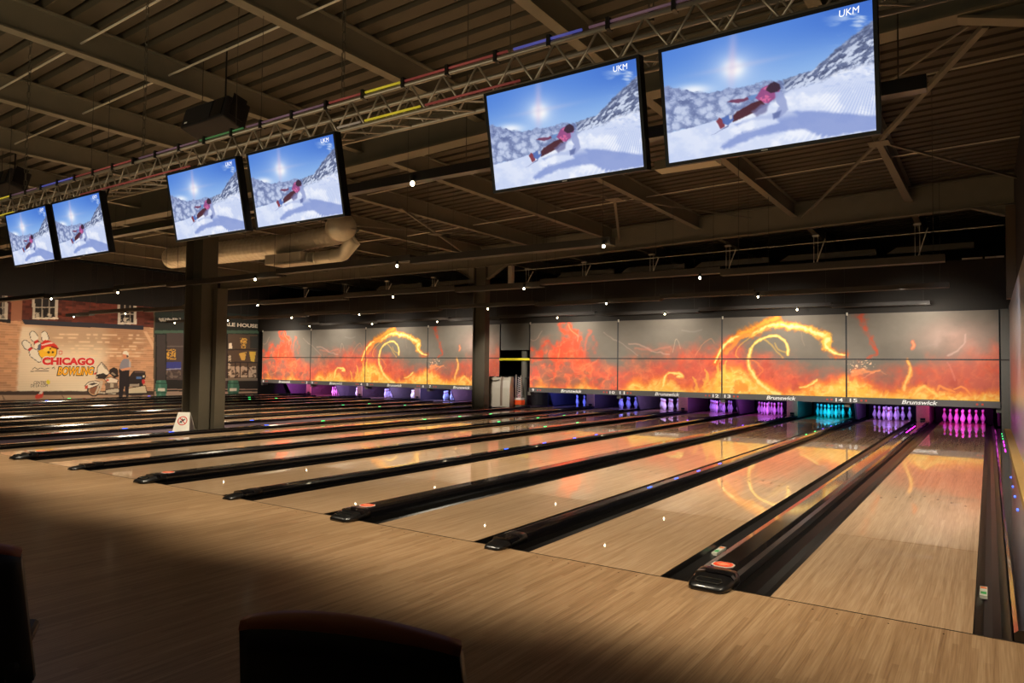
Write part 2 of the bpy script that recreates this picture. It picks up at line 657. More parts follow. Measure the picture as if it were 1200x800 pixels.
BX = [-1.45, -4.0, -6.48, -9.12, -11.5, -13.9, -16.4, -18.9, -21.4, -23.9, -26.4]
for x in BX:
    for y0, y1 in ((-8.9, G1Y - 0.02), (G1Y + 0.02, G2Y - 0.02), (G2Y + 0.02, 21.3)):
        zb = 5.42 + zr(x)
        mb = MB()
        mb.box(x - .075, x + .075, y0, y1, zb, zb + .02)
        mb.box(x - .012, x + .012, y0, y1, zb + .02, zb + .355)
        mb.box(x - .075, x + .075, y0, y1, zb + .355, zb + .375)
        mb.build('beam', M_STEEL, ceil)
# thin tie rods between the beams
for y, xs in ((-0.5, BX[:8]), (0.62, BX[:8]), (6.65, BX[:9]), (10.6, BX[:9]), (-3.4, BX[:6])):
    for a, c in zip(xs[:-1], xs[1:]):
        MB().tube([(a - .02, y, 5.56 + zr(a)), (c + .02, y, 5.56 + zr(c))], 0.013, 6).build('tie_rod', M_ROD, ceil)
for y in (6.65, 10.6):
    MB().tube([(0.58, y, 5.57), (BX[0] + .02, y, 5.56 + zr(BX[0]))], 0.013, 6).build('tie_rod', M_ROD, ceil)
# roof-plane diagonal bracing with gusset plates
ZB = 5.38


def brace(p, q, w=0.07):
    a = on(p[0], p[1], 'Z', ZB)
    c = on(q[0], q[1], 'Z', ZB)
    a[2] += zr(a[0])
    c[2] += zr(c[0])
    MB().bar(a, c, w, w * 0.8).build('roof_brace', M_STEEL, ceil)


for p, q, w in (((1155, 30), (1030, 163), .075), ((1030, 163), (940, 250), .05), ((1030, 163), (1192, 209), .05),
                ((1040, 95), (1135, 30), .03), ((720, 222), (727, 279), .06), ((720, 222), (880, 249), .03),
                ((720, 222), (660, 213), .03), ((470, 228), (567, 300), .05), ((410, 247), (574, 264), .03),
                ((1068, 233), (1032, 165), .06)):
    brace(p, q, w)
for u, v in ((1030, 163), (720, 222), (511, 258)):
    g = on(u, v, 'Z', ZB)
    MB().box(g[0] - .16, g[0] + .16, g[1] - .16, g[1] + .16, g[2] + zr(g[0]) - .045, g[2] + zr(g[0]) - .035).build('gusset_plate', M_STEEL, ceil)

# void behind the second girder: pale girts, long rod, hangers
for a, c in ((-0.2, -2.2), (-2.45, -5.0), (-5.3, -7.6), (-7.9, -10.1), (-10.4, -12.6), (-16.0, -18.5), (-18.9, -21.5)):
    MB().add([(a, 17.0, 4.60), (c, 17.0, 4.60), (c + .25, 17.0, 4.76), (a, 17.0, 4.76),
              (a, 17.1, 4.60), (c, 17.1, 4.60), (c + .25, 17.1, 4.76), (a, 17.1, 4.76)],
             [(0, 1, 2, 3), (7, 6, 5, 4), (0, 4, 5, 1), (1, 5, 6, 2), (2, 6, 7, 3), (3, 7, 4, 0)]).build('girt', M_GREY, ceil)
MB().tube([(0.4, 15.0, 4.78), (-13.3, 15.0, 4.62)], 0.012, 6).build('tie_rod', M_ROD, ceil)
for x in (-12.55, -10.43, -8.17, -5.91, -3.62, -1.32, -16.6, -18.9, -21.2, -23.6):
    z = 5.03 + zr(x)
    h = MB()
    h.box(x - .08, x + .08, 14.95, 15.05, z - .035, z)
    h.tube([(x - .05, 15, z - .03), (x - .05, 15, 4.22)], .008, 5)
    h.tube([(x + .05, 15, z - .03), (x + .05, 15, 4.22)], .008, 5)
    h.bar((x + .22, 15, z - .12), (x + .02, 15, 4.22), .035, .02)
    h.build('bulkhead_hanger', M_ROD, ceil)
MB().box(-13.05, -12.9, 14.6, 14.75, 4.1, 4.75).build('pale_stub', M_ROD, ceil)

# steel columns
def column(x, y, top, label, wx, wy):
    r = empty('steel_column', (x, y, 0))
    tag(r, label, 'column', 'steel columns in the aisle')
    MB().box(-wx / 2, -wx / 2 + .03, -wy / 2, wy / 2, 0, top).build('flange', M_COLUMN, r)
    MB().box(wx / 2 - .03, wx / 2, -wy / 2, wy / 2, 0, top).build('flange', M_COLUMN, r)
    MB().box(-wx / 2 + .03, wx / 2 - .03, -.02, .02, 0, top).build('web', M_COLUMN, r)
    MB().box(-wx / 2 - .04, wx / 2 + .04, -wy / 2 - .04, wy / 2 + .04, 0, .02).build('base_plate', M_COLUMN, r)
    return r


c1 = column(-13.9, 4.2, 4.79, 'broad dark steel column standing behind the white floor sign', 0.62, 0.36)
MB().box(.37, .50, .06, .30, 0, 3.0).build('service_duct', M_COLUMN, c1)
c2 = column(-13.87, 14.25, 4.70, 'narrow dark steel column in front of the grey machine', 0.50, 0.26)

# ================================================================== LANES
def gutter_mesh(w):
    pts = [(0, -.004), (.012, -.05), (.26, -.085), (.5, -.092), (.74, -.085), (.985, -.05), (1, 0.0)]
    outer = [(p[0] * w, p[1]) for p in pts]
    under = [(x, z - 0.02) for x, z in reversed(outer)]
    ring = outer + under
    return MB().loft([[(x, y, z) for x, z in ring] for y in (0.0, 19.4)]).mesh('gutter', M_GUT)


GW, GN = 0.229, 0.178
gm_w, gm_n = gutter_mesh(GW), gutter_mesh(GN)
panel_meshes = []
cuts = [0.0, 2.10, 6.7, 11.3, 15.9, 19.4]
for i, (a, c) in enumerate(zip(cuts[:-1], cuts[1:])):
    panel_meshes.append(MB().box(-W, 0, a + .0025, c - .0025, -.06, 0).mesh('lane_panel', M_DECK if i == 4 else M_LANE))
arrow = MB().add([(-.012, 0, .0012), (.012, 0, .0012), (0, .09, .0012), (-.012, 0, 0), (.012, 0, 0), (0, .09, 0)],
                 [(0, 1, 2), (3, 5, 4), (0, 3, 4, 1), (1, 4, 5, 2), (2, 5, 3, 0)]).mesh('lane_arrow', mat('arrow_ink', (84, 58, 36), 0.4, noise=.1))
stick = MB().add([(-.05, 0, 0), (.05, 0, 0), (.05, .26, 0), (-.05, .26, 0)], [(0, 1, 2, 3)])
M_ST = mat('sticker_white', (205, 205, 190), 0.5, noise=.05)
M_STG = mat('sticker_green', (50, 165, 85), 0.5, noise=.05)
M_STO = mat('sticker_orange', (225, 120, 60), 0.5, noise=.05)


def make_lane(even):
    r = empty('bowling_lane')
    for me in panel_meshes:
        obj('lane_panel', me, r)
    obj('gutter', gm_w if even else gm_n, r, (-W - (GW if even else GN), 0, 0))
    g = obj('gutter', gm_n if even else gm_w, r, (0, 0, 0))
    for j in range(7):
        obj('lane_arrow', arrow, r, (-.132 * (j + 1), 4.28 + .13 * (3 - abs(3 - j)), 0))
    gx = 0.042
    s = MB().box(gx - .022, gx + .022, 1.02, 1.26, -.072, -.050).build('sticker', M_ST, r)
    MB().box(gx - .016, gx + .016, 1.06, 1.12, -.0498, -.049).build('sticker_print', M_STG, s)
    MB().box(gx - .018, gx + .018, 1.20, 1.245, -.0498, -.049).build('sticker_print', M_STO, s)
    return r


lane_even, lane_odd = make_lane(True), make_lane(False)
used = set()
ORD = {1: 'first', 2: 'second', 3: 'third', 4: 'fourth', 5: 'fifth', 6: 'sixth', 7: 'seventh', 8: 'eighth'}
LANE_X = {}
for bank, off, top in (('right', 0.0, 16), ('left', OFF2, 8)):
    for k in range(4):
        for odd in (0, 1):
            n = top - 2 * k - odd
            x = off - k * PAIR - odd * (W + GA)
            LANE_X[n] = x
            proto = lane_odd if odd else lane_even
            o = proto if proto.name not in used else copy_tree(proto)
            used.add(proto.name)
            o.location = (x, 0, 0)
            pos = 2 * k + odd + 1
            tag(o, '%s polished wooden lane counted from the right, in the %s bank' % (ORD[pos].capitalize(), 'nearer' if bank == 'right' else 'farther'),
                'bowling lane', 'bowling lanes')

# ---------------------------------------------------------------- dividers between lanes
def cap_profile(hw, h):
    return [(-hw, -.09), (-hw, h * .62), (-hw * .86, h * .9), (-hw * .5, h), (hw * .5, h), (hw * .86, h * .9), (hw, h * .62), (hw, -.09)]


def cap_mesh(hw, h, y0, y1):
    return MB().loft([[(x, y, z) for x, z in cap_profile(hw, h)] for y in (y0, y1)]).mesh('cap', M_GLOSS)


def nose_mesh(hw, h, y0, y1):
    rings = []
    L = y1 - y0
    for t, sx, sz in ((0, .66, .22), (.07, .84, .40), (.2, .95, .56), (.42, 1.0, .70), (.8, 1.01, 1.02), (1, 1.01, 1.02)):
        pr = [(-hw, .002), (-hw, h * .62), (-hw * .86, h * .9), (-hw * .5, h), (hw * .5, h), (hw * .86, h * .9), (hw, h * .62), (hw, .002)]
        rings.append([(x * sx, y0 + t * L, .002 + z * sz) for x, z in pr])
    return MB().loft(rings).mesh('end_cap', M_BLK, True)


NW, NH = (GA - 2 * GW) / 2 - .002, 0.085
NN, NNH = (GB - 2 * GN) / 2 - .002, 0.068
cw, cn = cap_mesh(NW, NH, .02, 17.5), cap_mesh(NN, NNH, .02, 16.55)
nw, nn = nose_mesh(NW, NH, -.15, .14), nose_mesh(NN, NNH, -.13, .26)
ringm = MB().tube([(-.07, -.105, .048), (.07, -.105, .048), (.085, -.075, .055), (.07, -.045, .061), (-.07, -.045, .061), (-.085, -.075, .055), (-.07, -.105, .048)], .005, 6).mesh('grip_ring', mat('dark_chrome', (70, 70, 66), .25, metal=.7, noise=.05))


def octa(rx, ry, z0, z1):
    pts = [(-rx, -ry * .45), (-rx * .55, -ry), (rx * .55, -ry), (rx, -ry * .45), (rx, ry * .45), (rx * .55, ry), (-rx * .55, ry), (-rx, ry * .45)]
    return MB().loft([[(x, y, z) for x, y in pts] for z in (z0, z1)])


badge_w = octa(.072, .066, 0, .004).mesh('badge', mat('badge_white', (225, 210, 200), .4, noise=.03))
badge_o = octa(.063, .057, .004, .0055).mesh('badge_face', mat('badge_orange', (232, 74, 36), .4, noise=.04))
badge_mark = MB().box(-.042, .042, -.012, .012, .0055, .0062).box(-.02, .02, .02, .03, .0055, .0062).box(-.02, .02, -.03, -.02, .0055, .0062).mesh('badge_mark', mat('badge_cream', (240, 170, 130), .4, noise=.03))

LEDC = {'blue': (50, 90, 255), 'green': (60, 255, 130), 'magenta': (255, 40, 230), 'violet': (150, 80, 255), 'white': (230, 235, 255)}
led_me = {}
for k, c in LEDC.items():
    hl = .24 if k == 'magenta' else .05  # long magenta pieces stand in for a lamp's reflection streak on the cap
    led_me[k] = MB().box(-.008, .008, -hl, hl, 0, .006).mesh('led_or_glint', mat('led_' + k, c, .3, emit=c, estr=3.0))


def divider(xc, wide, label, leds):
    r = empty('lane_divider', (xc, 0, 0))
    tag(r, label, 'lane divider', 'black dividers between lanes')
    obj('cap', cw if wide else cn, r)
    nme = obj('end_cap', nw if wide else nn, r)
    if wide:
        obj('grip_ring', ringm, nme, (0, .0, .0))
        bd = obj('badge', badge_w, r, (0, .225, NH))
        obj('badge_face', badge_o, bd)
        obj('badge_mark', badge_mark, bd)
    h = NH if wide else NNH
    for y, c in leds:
        obj('led_or_glint', led_me[c], r, (0.0, y, h - .001))
    return r


std = [(9.2, 'green'), (9.9, 'green'), (10.6, 'green')]
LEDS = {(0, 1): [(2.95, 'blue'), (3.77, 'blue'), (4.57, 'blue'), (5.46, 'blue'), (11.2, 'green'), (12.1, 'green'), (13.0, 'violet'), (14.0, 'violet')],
        (0, 0): [(13.2, 'magenta'), (13.8, 'magenta'), (14.4, 'magenta'), (15.0, 'magenta')],  # reflected lamp streak, drawn as glowing pieces
        (1, 1): [(5.0, 'blue'), (6.2, 'blue'), (7.3, 'blue'), (8.2, 'blue'), (13.4, 'violet')],
        (1, 0): [(12.5, 'violet')], (2, 0): [(9.0, 'green'), (10.5, 'green')], (2, 1): [(9.6, 'green'), (11.4, 'green'), (12.8, 'green')],
        (3, 0): [(8.8, 'green'), (10.2, 'green'), (11.6, 'green')]}
NAMES = ['nearest the glossy side wall', 'with its end in the middle of the picture', 'to the left of the middle', 'farthest left in the nearer bank']
cnt = 0
for bank, off in (('nearer', 0.0), ('farther', OFF2)):
    for k in range(4):
        for narrow in (0, 1):
            if narrow and k == 3:
                continue
            cnt_pos = 2 * k + narrow + 1
            x = off - k * PAIR - (W + GA / 2 if not narrow else 2 * W + GA + GB / 2)
            lb = '%s black divider %s, %s counted from the right in the %s bank' % (
                'Wide' if not narrow else 'Narrow', 'with orange badge' if not narrow else 'without badge', ORD[cnt_pos], bank)
            ld = LEDS.get((k, narrow), []) if bank == 'nearer' else [(6.5 + 1.3 * ((k + narrow) % 3), 'blue')] if k % 2 else [(12.0, 'green'), (13.2, 'green')]
            divider(x, not narrow, lb, ld)
# border strips at the outer edges of each bank
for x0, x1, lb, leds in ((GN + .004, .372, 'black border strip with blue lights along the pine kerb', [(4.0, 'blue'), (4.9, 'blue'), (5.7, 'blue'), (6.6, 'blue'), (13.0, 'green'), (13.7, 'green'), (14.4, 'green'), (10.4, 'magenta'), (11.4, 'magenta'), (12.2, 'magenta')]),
                         (-13.262, LANE_X[9] - W - GN - .004, 'black border strip on the near side of the purple walkway', [(3.2, 'blue'), (5.4, 'blue'), (7.0, 'green')]),
                         (OFF2 + GN + .004, -14.478, 'black border strip on the far side of the purple walkway', [(3.0, 'blue'), (6.0, 'blue')]),
                         (WX + .012, LANE_X[1] - W - GN - .004, 'black border strip below the street mural', [(8.0, 'green'), (11.0, 'blue')])):
    r = empty('border_strip', ((x0 + x1) / 2, 0, 0))
    tag(r, lb, 'border strip')
    hw = (x1 - x0) / 2
    MB().loft([[(x, y, z) for x, z in ((-hw, -.1), (-hw, .045), (-hw * .8, .062), (hw * .8, .062), (hw, .045), (hw, -.1))] for y in (.0, 16.2)]).build('cap', M_GLOSS, r)
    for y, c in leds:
        obj('led_or_glint', led_me[c], r, (0.3 * hw, y, .0615))

# ================================================================== MASKING UNITS
def smooth(P, n=5):
    if len(P) < 3:
        return P
    Q = [P[0]] + list(P) + [P[-1]]
    out = []
    for i in range(1, len(Q) - 2):
        p0, p1, p2, p3 = (np.array(q, float) for q in Q[i - 1:i + 3])
        for k in range(n):
            t = k / n
            out.append(tuple(.5 * (2 * p1 + (p2 - p0) * t + (2 * p0 - 5 * p1 + 4 * p2 - p3) * t * t + (3 * p1 - p0 - 3 * p2 + p3) * t ** 3)))
    return out + [tuple(map(float, P[-1]))]


M_FIRE = attr_mat('fire_print', 0.75, spec=0.08)


def paint_fire(px, py):
    I = np.interp
    n1 = fbm(px / 16, py / 12, 3)
    n2 = fbm(px / 7, py / 7, 11)
    wx = px + 9 * (fbm(px / 12, py / 10, 21) - .5) + 4 * (fbm(px / 4, py / 4, 25) - .5)
    wy = py + 9 * (fbm(px / 12, py / 10, 31) - .5) + 4 * (fbm(px / 4, py / 4, 35) - .5)
    img = np.zeros(px.shape + (3,)) + np.array((124, 116, 104), float)
    img *= (0.94 + .12 * n1)[..., None]
    # red haze
    yt = I(px, [620, 632, 650, 668, 690, 705, 723, 745, 790, 830, 846, 868, 885, 925, 960, 992, 1030, 1080, 1110, 1140, 1172],
           [408, 402, 398, 396, 402, 418, 426, 420, 408, 404, 398, 404, 410, 420, 430, 432, 432, 424, 414, 404, 396])
    haze = np.interp(px, [1000, 1060], [1, .82]) * sstep(yt - 10, yt + 26, py + 26 * (n1 - .5) + 10 * (n2 - .5))
    smk = sstep(.40, .60, fbm(wx / 9, wy / 13, 171))
    haze = haze * np.where(px < 724, np.where(py < 428, .22 + .78 * smk, .5 + .5 * smk), 1)
    img = blend(img, (222, 98, 78), haze * .93)
    img = blend(img, (240, 98, 66), haze * sstep(.45, .8, fbm(wx / 14, wy / 16, 41)) * .6)
    img = blend(img, (176, 78, 64), haze * sstep(.52, .8, fbm(wx / 20, wy / 18, 47)) * .6 * sstep(720, 760, px))
    # dark gaps in the first plume
    gap = sstep(.50, .68, fbm(wx / 13, wy / 16, 55)) * sstep(732, 705, px) * sstep(458, 440, py)
    img = blend(img, (118, 100, 88), gap * haze * .9)
    # filaments
    rd = ridge(wx / 18, wy / 15, 61, 4) ** 9
    img = blend(img, (255, 150, 96), rd * haze * np.interp(px, [700, 860], [.75, .28]))
    rd2 = ridge(wx / 10, wy / 14, 71, 3) ** 12
    img = blend(img, (255, 134, 84), rd2 * haze * np.interp(px, [700, 860], [.5, .2]))

    def stroke(P, w, c, a=1.0, wig=1.0, taper=(1, 1), soft=.6, core=None):
        P = smooth(P)
        d, t = dist_line(px + wig * 3 * (fbm(px / 11, py / 11, 81, 3) - .5), py + wig * 3 * (fbm(px / 11, py / 11, 91, 3) - .5), P)
        ww = w * (taper[0] + (taper[1] - taper[0]) * t) * (.75 + .5 * n2)
        d = d + ww * 1.1 * (fbm(px / 3.2, py / 3.2, 97, 3) - .5) * (1 if w > 1.2 else 0)
        al = 1 - sstep(ww * (1 - soft), ww * (1 + soft), d)
        nonlocal img
        a = a * (1 if w > .95 else .5)
        if c == R or w > 2.3 and c[1] < 110:
            a = a * (.35 + .8 * sstep(.35, .6, fbm(px / 5, py / 6, 161)))
        img = blend(img, c, al * a)
        if core is not None:
            img = blend(img, core, (1 - sstep(ww * .15, ww * .7, d)) * a)
    R = (240, 92, 60)
    # panel 1 plumes
    stroke([(657, 378), (659, 385), (668, 392), (670, 398), (660, 402), (655, 412), (652, 422)], 3.4, R, .85, 2, (1, 1.8))
    stroke([(668, 379), (668, 386), (677, 391), (679, 398), (672, 404), (664, 412), (676, 420)], 2.6, R, .8, 2, (1, 2.4))
    stroke([(666, 380), (670, 388), (678, 394), (677, 400)], .6, (255, 176, 128), .9, 1.2)
    stroke([(670, 398), (660, 401), (656, 409), (653, 421)], .7, (255, 160, 96), .9, 1)
    stroke([(659, 407), (664, 402), (674, 402), (682, 412), (685, 420)], 4.5, (226, 88, 62), .8, 2)
    stroke([(622, 411), (626, 416), (624, 421)], 4, (238, 96, 66), .8, 2)
    stroke([(632, 420), (638, 406), (642, 402), (650, 412)], 2.6, (230, 92, 64), .8, 2)
    stroke([(690, 387), (694, 389), (690, 393), (686, 405), (684, 418)], 1.6, (220, 106, 82), .6, 2)
    stroke([(697, 395), (699, 405), (697, 413)], 2.4, (196, 104, 84), .5, 2)
    stroke([(621, 397), (626, 399), (632, 392), (635, 388)], .55, (220, 176, 150), .6, 1)
    stroke([(707, 389), (716, 396), (724, 400), (732, 404), (740, 411), (747, 416)], .6, (206, 176, 154), .7, 1.4)
    stroke([(670, 424), (672, 432), (678, 436), (690, 428), (698, 424)], .9, (255, 140, 96), .8, 2)
    # wisps of panel 2
    stroke([(738, 402), (750, 404), (765, 410), (784, 416)], 1.0, (206, 160, 140), .55, 2)
    stroke([(745, 408), (765, 409), (785, 406)], 1.2, (206, 130, 108), .5, 2)
    stroke([(788, 413), (790, 404), (793, 397), (797, 409)], .5, (226, 186, 150), .7, 1)
    stroke([(815, 418), (818, 410), (826, 400), (834, 397), (838, 402)], .6, (236, 152, 110), .8, 1)
    stroke([(800, 387), (812, 388), (822, 386)], .9, (170, 160, 146), .5, 1)
    # yellow fire at the bottom
    yb = I(px, [620, 626, 634, 645, 660, 672, 684, 698, 710, 723, 733, 742, 760, 775, 785, 800, 820, 832, 845, 856, 868, 880, 893, 910, 930, 950, 968, 985, 1002, 1018, 1030, 1050, 1064, 1080, 1100, 1118, 1140, 1172],
           [455, 449, 445, 452, 459, 452, 446, 450, 462, 462, 452, 440, 446, 442, 438, 452, 450, 440, 432, 424, 428, 440, 450, 459, 461, 455, 452, 446, 446, 452, 460, 461, 458, 456, 463, 460, 464, 464])
    yb = yb + I(px, [860, 900], [4, -2])
    yy = py + 14 * (fbm(wx / 9, wy / 12, 101) - .5) + 6 * (n2 - .5)
    img = blend(img, (250, 140, 62), sstep(yb - 9, yb + 3, yy) * .85)
    img = blend(img, (255, 196, 84), sstep(yb - 3, yb + 9, yy) * .9)
    rd3 = ridge(wx / 9, wy / 7, 111, 3) ** 5
    img = blend(img, (255, 226, 140), sstep(yb - 4, yb + 6, yy) * rd3 * .7)
    img = blend(img, (238, 128, 52), sstep(yb - 4, yb + 6, yy) * sstep(.55, .75, fbm(wx / 8, wy / 6, 121)) * .55)
    Y1, Y2 = (255, 196, 84), (255, 232, 150)
    # panel 2 curl, panel 3 flames
    stroke([(776, 452), (781, 440), (788, 437), (796, 438), (799, 441), (794, 441)], 1.6, Y1, .9, 1.5, core=Y2)
    for P in ([(818, 455), (815, 445), (812, 440)], [(826, 455), (828, 440), (824, 432)], [(838, 452), (841, 434), (846, 420)], [(846, 448), (850, 432), (852, 424)]):
        stroke(P, 2.4, Y1, .7, 3, (1, .3))
    # big arc
    arc = [(838, 424), (845, 411), (853, 401), (866, 394), (880, 391), (892, 385), (902, 381), (916, 380), (930, 383), (944, 386), (956, 390), (966, 393), (971, 398), (968, 404), (972, 410), (980, 414), (990, 416)]
    stroke(arc, 5.0, (232, 108, 52), .75, 1.5)
    stroke(arc[:8], 3.0, Y1, .95, 1.5, (.5, 1.3), core=Y2)
    stroke(arc[7:14], 3.6, Y1, .98, 2, (1, 1.3), core=(255, 236, 160))
    stroke(arc[12:], 3.8, Y1, .95, 2, (1.3, .25), core=(255, 236, 160))
    stroke([(868, 390), (880, 386), (894, 378), (912, 371)], 4.0, (246, 138, 52), .8, 2, (1.3, .9), core=(255, 178, 70))
    stroke([(850, 414), (858, 405), (868, 396), (878, 392)], 2.2, (244, 150, 70), .8, 2)
    # inner loop and stem
    stem = [(912, 462), (900, 456), (888, 447), (880, 434), (878, 420), (881, 408), (888, 399), (898, 395), (910, 394), (919, 399), (923, 407), (923, 415)]
    stroke(stem[4:], 1.5, Y1, .95, 1.0, core=Y2)
    stroke(stem[:6], 2.4, (255, 188, 80), .85, 1.2, (1.6, .8), core=Y2)
    stroke([(896, 398), (904, 404), (910, 411), (917, 418)], .9, Y1, .9, 1.2)
    stroke([(908, 402), (912, 409), (921, 413)], .8, Y1, .85, 1.2)
    stroke([(894, 387), (880, 395), (866, 406), (862, 414), (865, 419)], .7, Y1, .9, .8)
    stroke([(878, 421), (889, 426), (893, 434), (888, 440)], 1.0, (248, 140, 78), .6, 2)
    stroke([(938, 454), (948, 450), (957, 445)], 1.4, Y1, .8, 1.5, core=Y2)
    stroke([(939, 390), (940, 398), (943, 404)], .5, (190, 160, 130), .6, 1)
    # panel 4
    stroke([(1003, 369), (1012, 373), (1013, 384), (1017, 395), (1022, 405), (1026, 413), (1016, 420)], 3.2, (206, 88, 62), .75, 3, (1.4, .5))
    stroke([(1070, 401), (1071, 405), (1069, 409)], 2.6, (238, 120, 80), .85, 1, (.8, .6), core=(246, 160, 110))
    stroke([(1063, 421), (1066, 430), (1066, 440), (1061, 450), (1060, 458)], 2.0, (250, 160, 76), .9, 1, (.8, 1.8), core=(255, 205, 120))
    stroke([(996, 437), (1008, 434), (1022, 435), (1032, 434)], 1.3, (246, 150, 96), .8, 3)
    stroke([(1010, 443), (1022, 437), (1032, 435), (1038, 440)], .7, (250, 170, 120), .8, 2)
    sp = sstep(.72, .8, vnoise(px / 1.6, py / 1.3, 131)) * (1 - sstep(2, 9, dist_line(px, py, [(997, 431), (1008, 427), (1020, 425)])[0]))
    img = blend(img, (255, 206, 160), sp * .9)
    sm = np.exp(-((px - 1125) / 40) ** 2 - ((py - 398) / 22) ** 2) * (.35 + .9 * fbm(wx / 22, wy / 14, 141))
    img = blend(img, (206, 160, 142), sm * .75)
    img = blend(img, (222, 186, 170), ridge(wx / 40, wy / 30, 151, 2) ** 5 * np.exp(-((px - 1120) / 38) ** 2 - ((py - 400) / 18) ** 2) * .5)
    stroke([(1110, 424), (1115, 434), (1119, 446)], .9, (224, 150, 136), .7, 1)
    stroke([(1132, 392), (1130, 402), (1124, 410), (1112, 416)], 1.0, (216, 180, 164), .6, 1.5)
    stroke([(1070, 464), (1076, 456), (1084, 454), (1092, 458), (1097, 464)], 2.4, (255, 184, 84), .8, 1.5, core=(255, 214, 120))
    stroke([(1098, 456), (1102, 453), (1108, 456), (1118, 459)], 1.2, (252, 160, 84), .8, 1.5)
    stroke([(1118, 456), (1126, 453), (1132, 458), (1138, 463)], 1.2, (252, 160, 84), .8, 1.5)
    return img


UB = [0.31, -3.104, -6.477, -9.86, -13.24]
M_FRAME = mat('masking_frame_black', (22, 20, 18), .5, noise=.1)
fire = []
for k in range(4):
    x0, x1 = UB[k + 1] + .020, UB[k] - .020
    row = []
    for z0, z1, nz_ in ((1.737, 2.94, 64), (.705, 1.704, 54)):
        nx_ = 176
        Xg, Zg = np.meshgrid(np.linspace(x0, x1, nx_), np.linspace(z0, z1, nz_))
        px, py = to_px(Xg, MASK_Y, Zg)
        row.append(grid_mesh('print', Xg, np.full(Xg.shape, MASK_Y - .002), Zg, paint_fire(px, py), M_FIRE))
    fire.append(row)

brand = text_mesh('Brunswick', .80, .105, .002, .25, .022)
NUMS = {n: text_mesh(str(n), .09 if n < 10 else .185, .095, .002, 0, .02) for n in range(1, 16)}
ind = MB().box(-.022, .022, -.006, 0, -.022, .022).mesh('indicator', M_REDL)
DESC = ['with a pale smoke cloud and thin flame stem', 'with the big looping arc of fire', 'with low yellow flames under a grey top', 'with red smoke plumes rising']
for bank, off, top in (('nearer', 0.0, 16), ('farther', OFF2, 8)):
    for k in range(4):
        xc = (UB[k] + UB[k + 1]) / 2 + off
        r = empty('masking_unit', (xc, MASK_Y, 0))
        tag(r, 'printed masking unit %s, in the %s bank' % (DESC[k], bank), 'masking unit', 'printed masking units over the pins')
        w2 = (UB[k] - UB[k + 1]) / 2 - .006
        for nm, i, z0, z1 in (('upper_panel', 0, 1.722, 2.945), ('lower_panel', 1, .70, 1.716)):
            pn = MB().box(-w2, w2, .0, .035, z0, z1).build(nm, M_FRAME, r)
            obj('print', fire[k][i], pn, (off - xc, -MASK_Y, 0))
        bar_ = MB().box(-w2, w2, -.03, .04, .545, .698).build('bottom_bar', M_BAR, r)
        lettering('lettering', brand, M_WHITE, bar_, (0.0, -.031, .622), FACE_FRONT)
        le, ro = top - 2 * k - 1, top - 2 * k
        lettering('lane_number', NUMS[le], M_WHITE, bar_, (-w2 + .17, -.031, .622), FACE_FRONT)
        if ro in NUMS:
            lettering('lane_number', NUMS[ro], M_WHITE, bar_, (w2 - .17, -.031, .622), FACE_FRONT)
        for dx in (.36, .47):
            obj('indicator', ind, bar_, (-w2 + dx, -.03, .622))
            obj('indicator', ind, bar_, (w2 - dx, -.03, .622))
        # hanging clip at the joint
        MB().box(-w2, -w2 + .04, -.03, .0, 2.90, 2.98).build('clip', M_ROD, r)

# ---------------------------------------------------------------- pit: kickbacks, curtains, lamps
def kick(x, w, label, wood):
    r = empty('pin_kickback', (x, 17.6, 0))
    tag(r, label, 'kickback', 'kickbacks between the pin decks')
    if wood:
        MB().box(-w / 2, w / 2, .02, 2.1, .003, .60).build('body', M_KSIDE, r)
        MB().box(-w / 2 - .004, w / 2 + .004, 0, .02, .06, .60).build('front_board', M_KICK, r)
        MB().box(-.06, .06, -.015, 0, .09, .15).build('ball_sensor', M_BLK, r)
    else:
        pr = [(.10, .50), (.40, .003), (2.1, .003), (2.1, .60), (.10, .60)]
        MB().loft([[(xx, y, z) for y, z in pr] for xx in (-w / 2, w / 2)]).build('plate', M_KPLATE, r)
        MB().box(-.07, .07, -1.26, -1.0, .43, .545).build('bracket', M_GREY, r)


for bank, off in (('nearer', 0.0), ('farther', OFF2)):
    for k in range(4):
        kick(off - k * PAIR - W - GA / 2, .30, 'wood fronted kickback, %s from the right in the %s bank' % (ORD[k + 1], bank), True)
        if k < 3:
            kick(off - k * PAIR - 2 * W - GA - GB / 2, .05, 'thin metal kickback plate, %s from the right in the %s bank' % (ORD[k + 1], bank), False)
for x, lb in ((.29, 'metal kickback plate beside the grey end post'), (-13.30, 'metal kickback plate at the right of the passage'),
              (-14.44, 'metal kickback plate at the left of the passage'), (-28.1, 'metal kickback plate in the corner by the mural')):
    kick(x, .05, lb, False)
tag(MB().box(-28.5, .58, 16.45, 21.28, 1.0, 1.04).build('ceiling', M_CURT), 'added unseen dark cover keeping the pin light in the pits', 'ceiling', kind='structure')  # added board, keeps coloured pin light out of the roof void
PIN_COL = {16: (1.0, .07, .88), 15: (.42, .20, 1.0), 14: (.0, .62, 1.0), 13: (.56, .12, 1.0), 12: (.42, .14, 1.0), 11: (.52, .36, 1.0),
           10: (.16, .16, 1.0), 9: (.10, .14, 1.0), 8: (1.0, .06, .12), 7: (.60, .42, 1.0), 6: (.20, .26, 1.0), 5: (.52, .46, 1.0),
           4: (.36, .28, 1.0), 3: (.50, .36, 1.0), 2: (.75, .16, 1.0), 1: (.72, .18, 1.0)}
COLN = {16: 'magenta', 15: 'pale violet', 14: 'cyan', 13: 'pink violet', 12: 'violet', 11: 'white violet', 10: 'deep blue', 9: 'dark blue',
        8: 'red', 7: 'bright violet', 6: 'blue', 5: 'bluish white', 4: 'indigo', 3: 'lilac', 2: 'purple', 1: 'plum'}
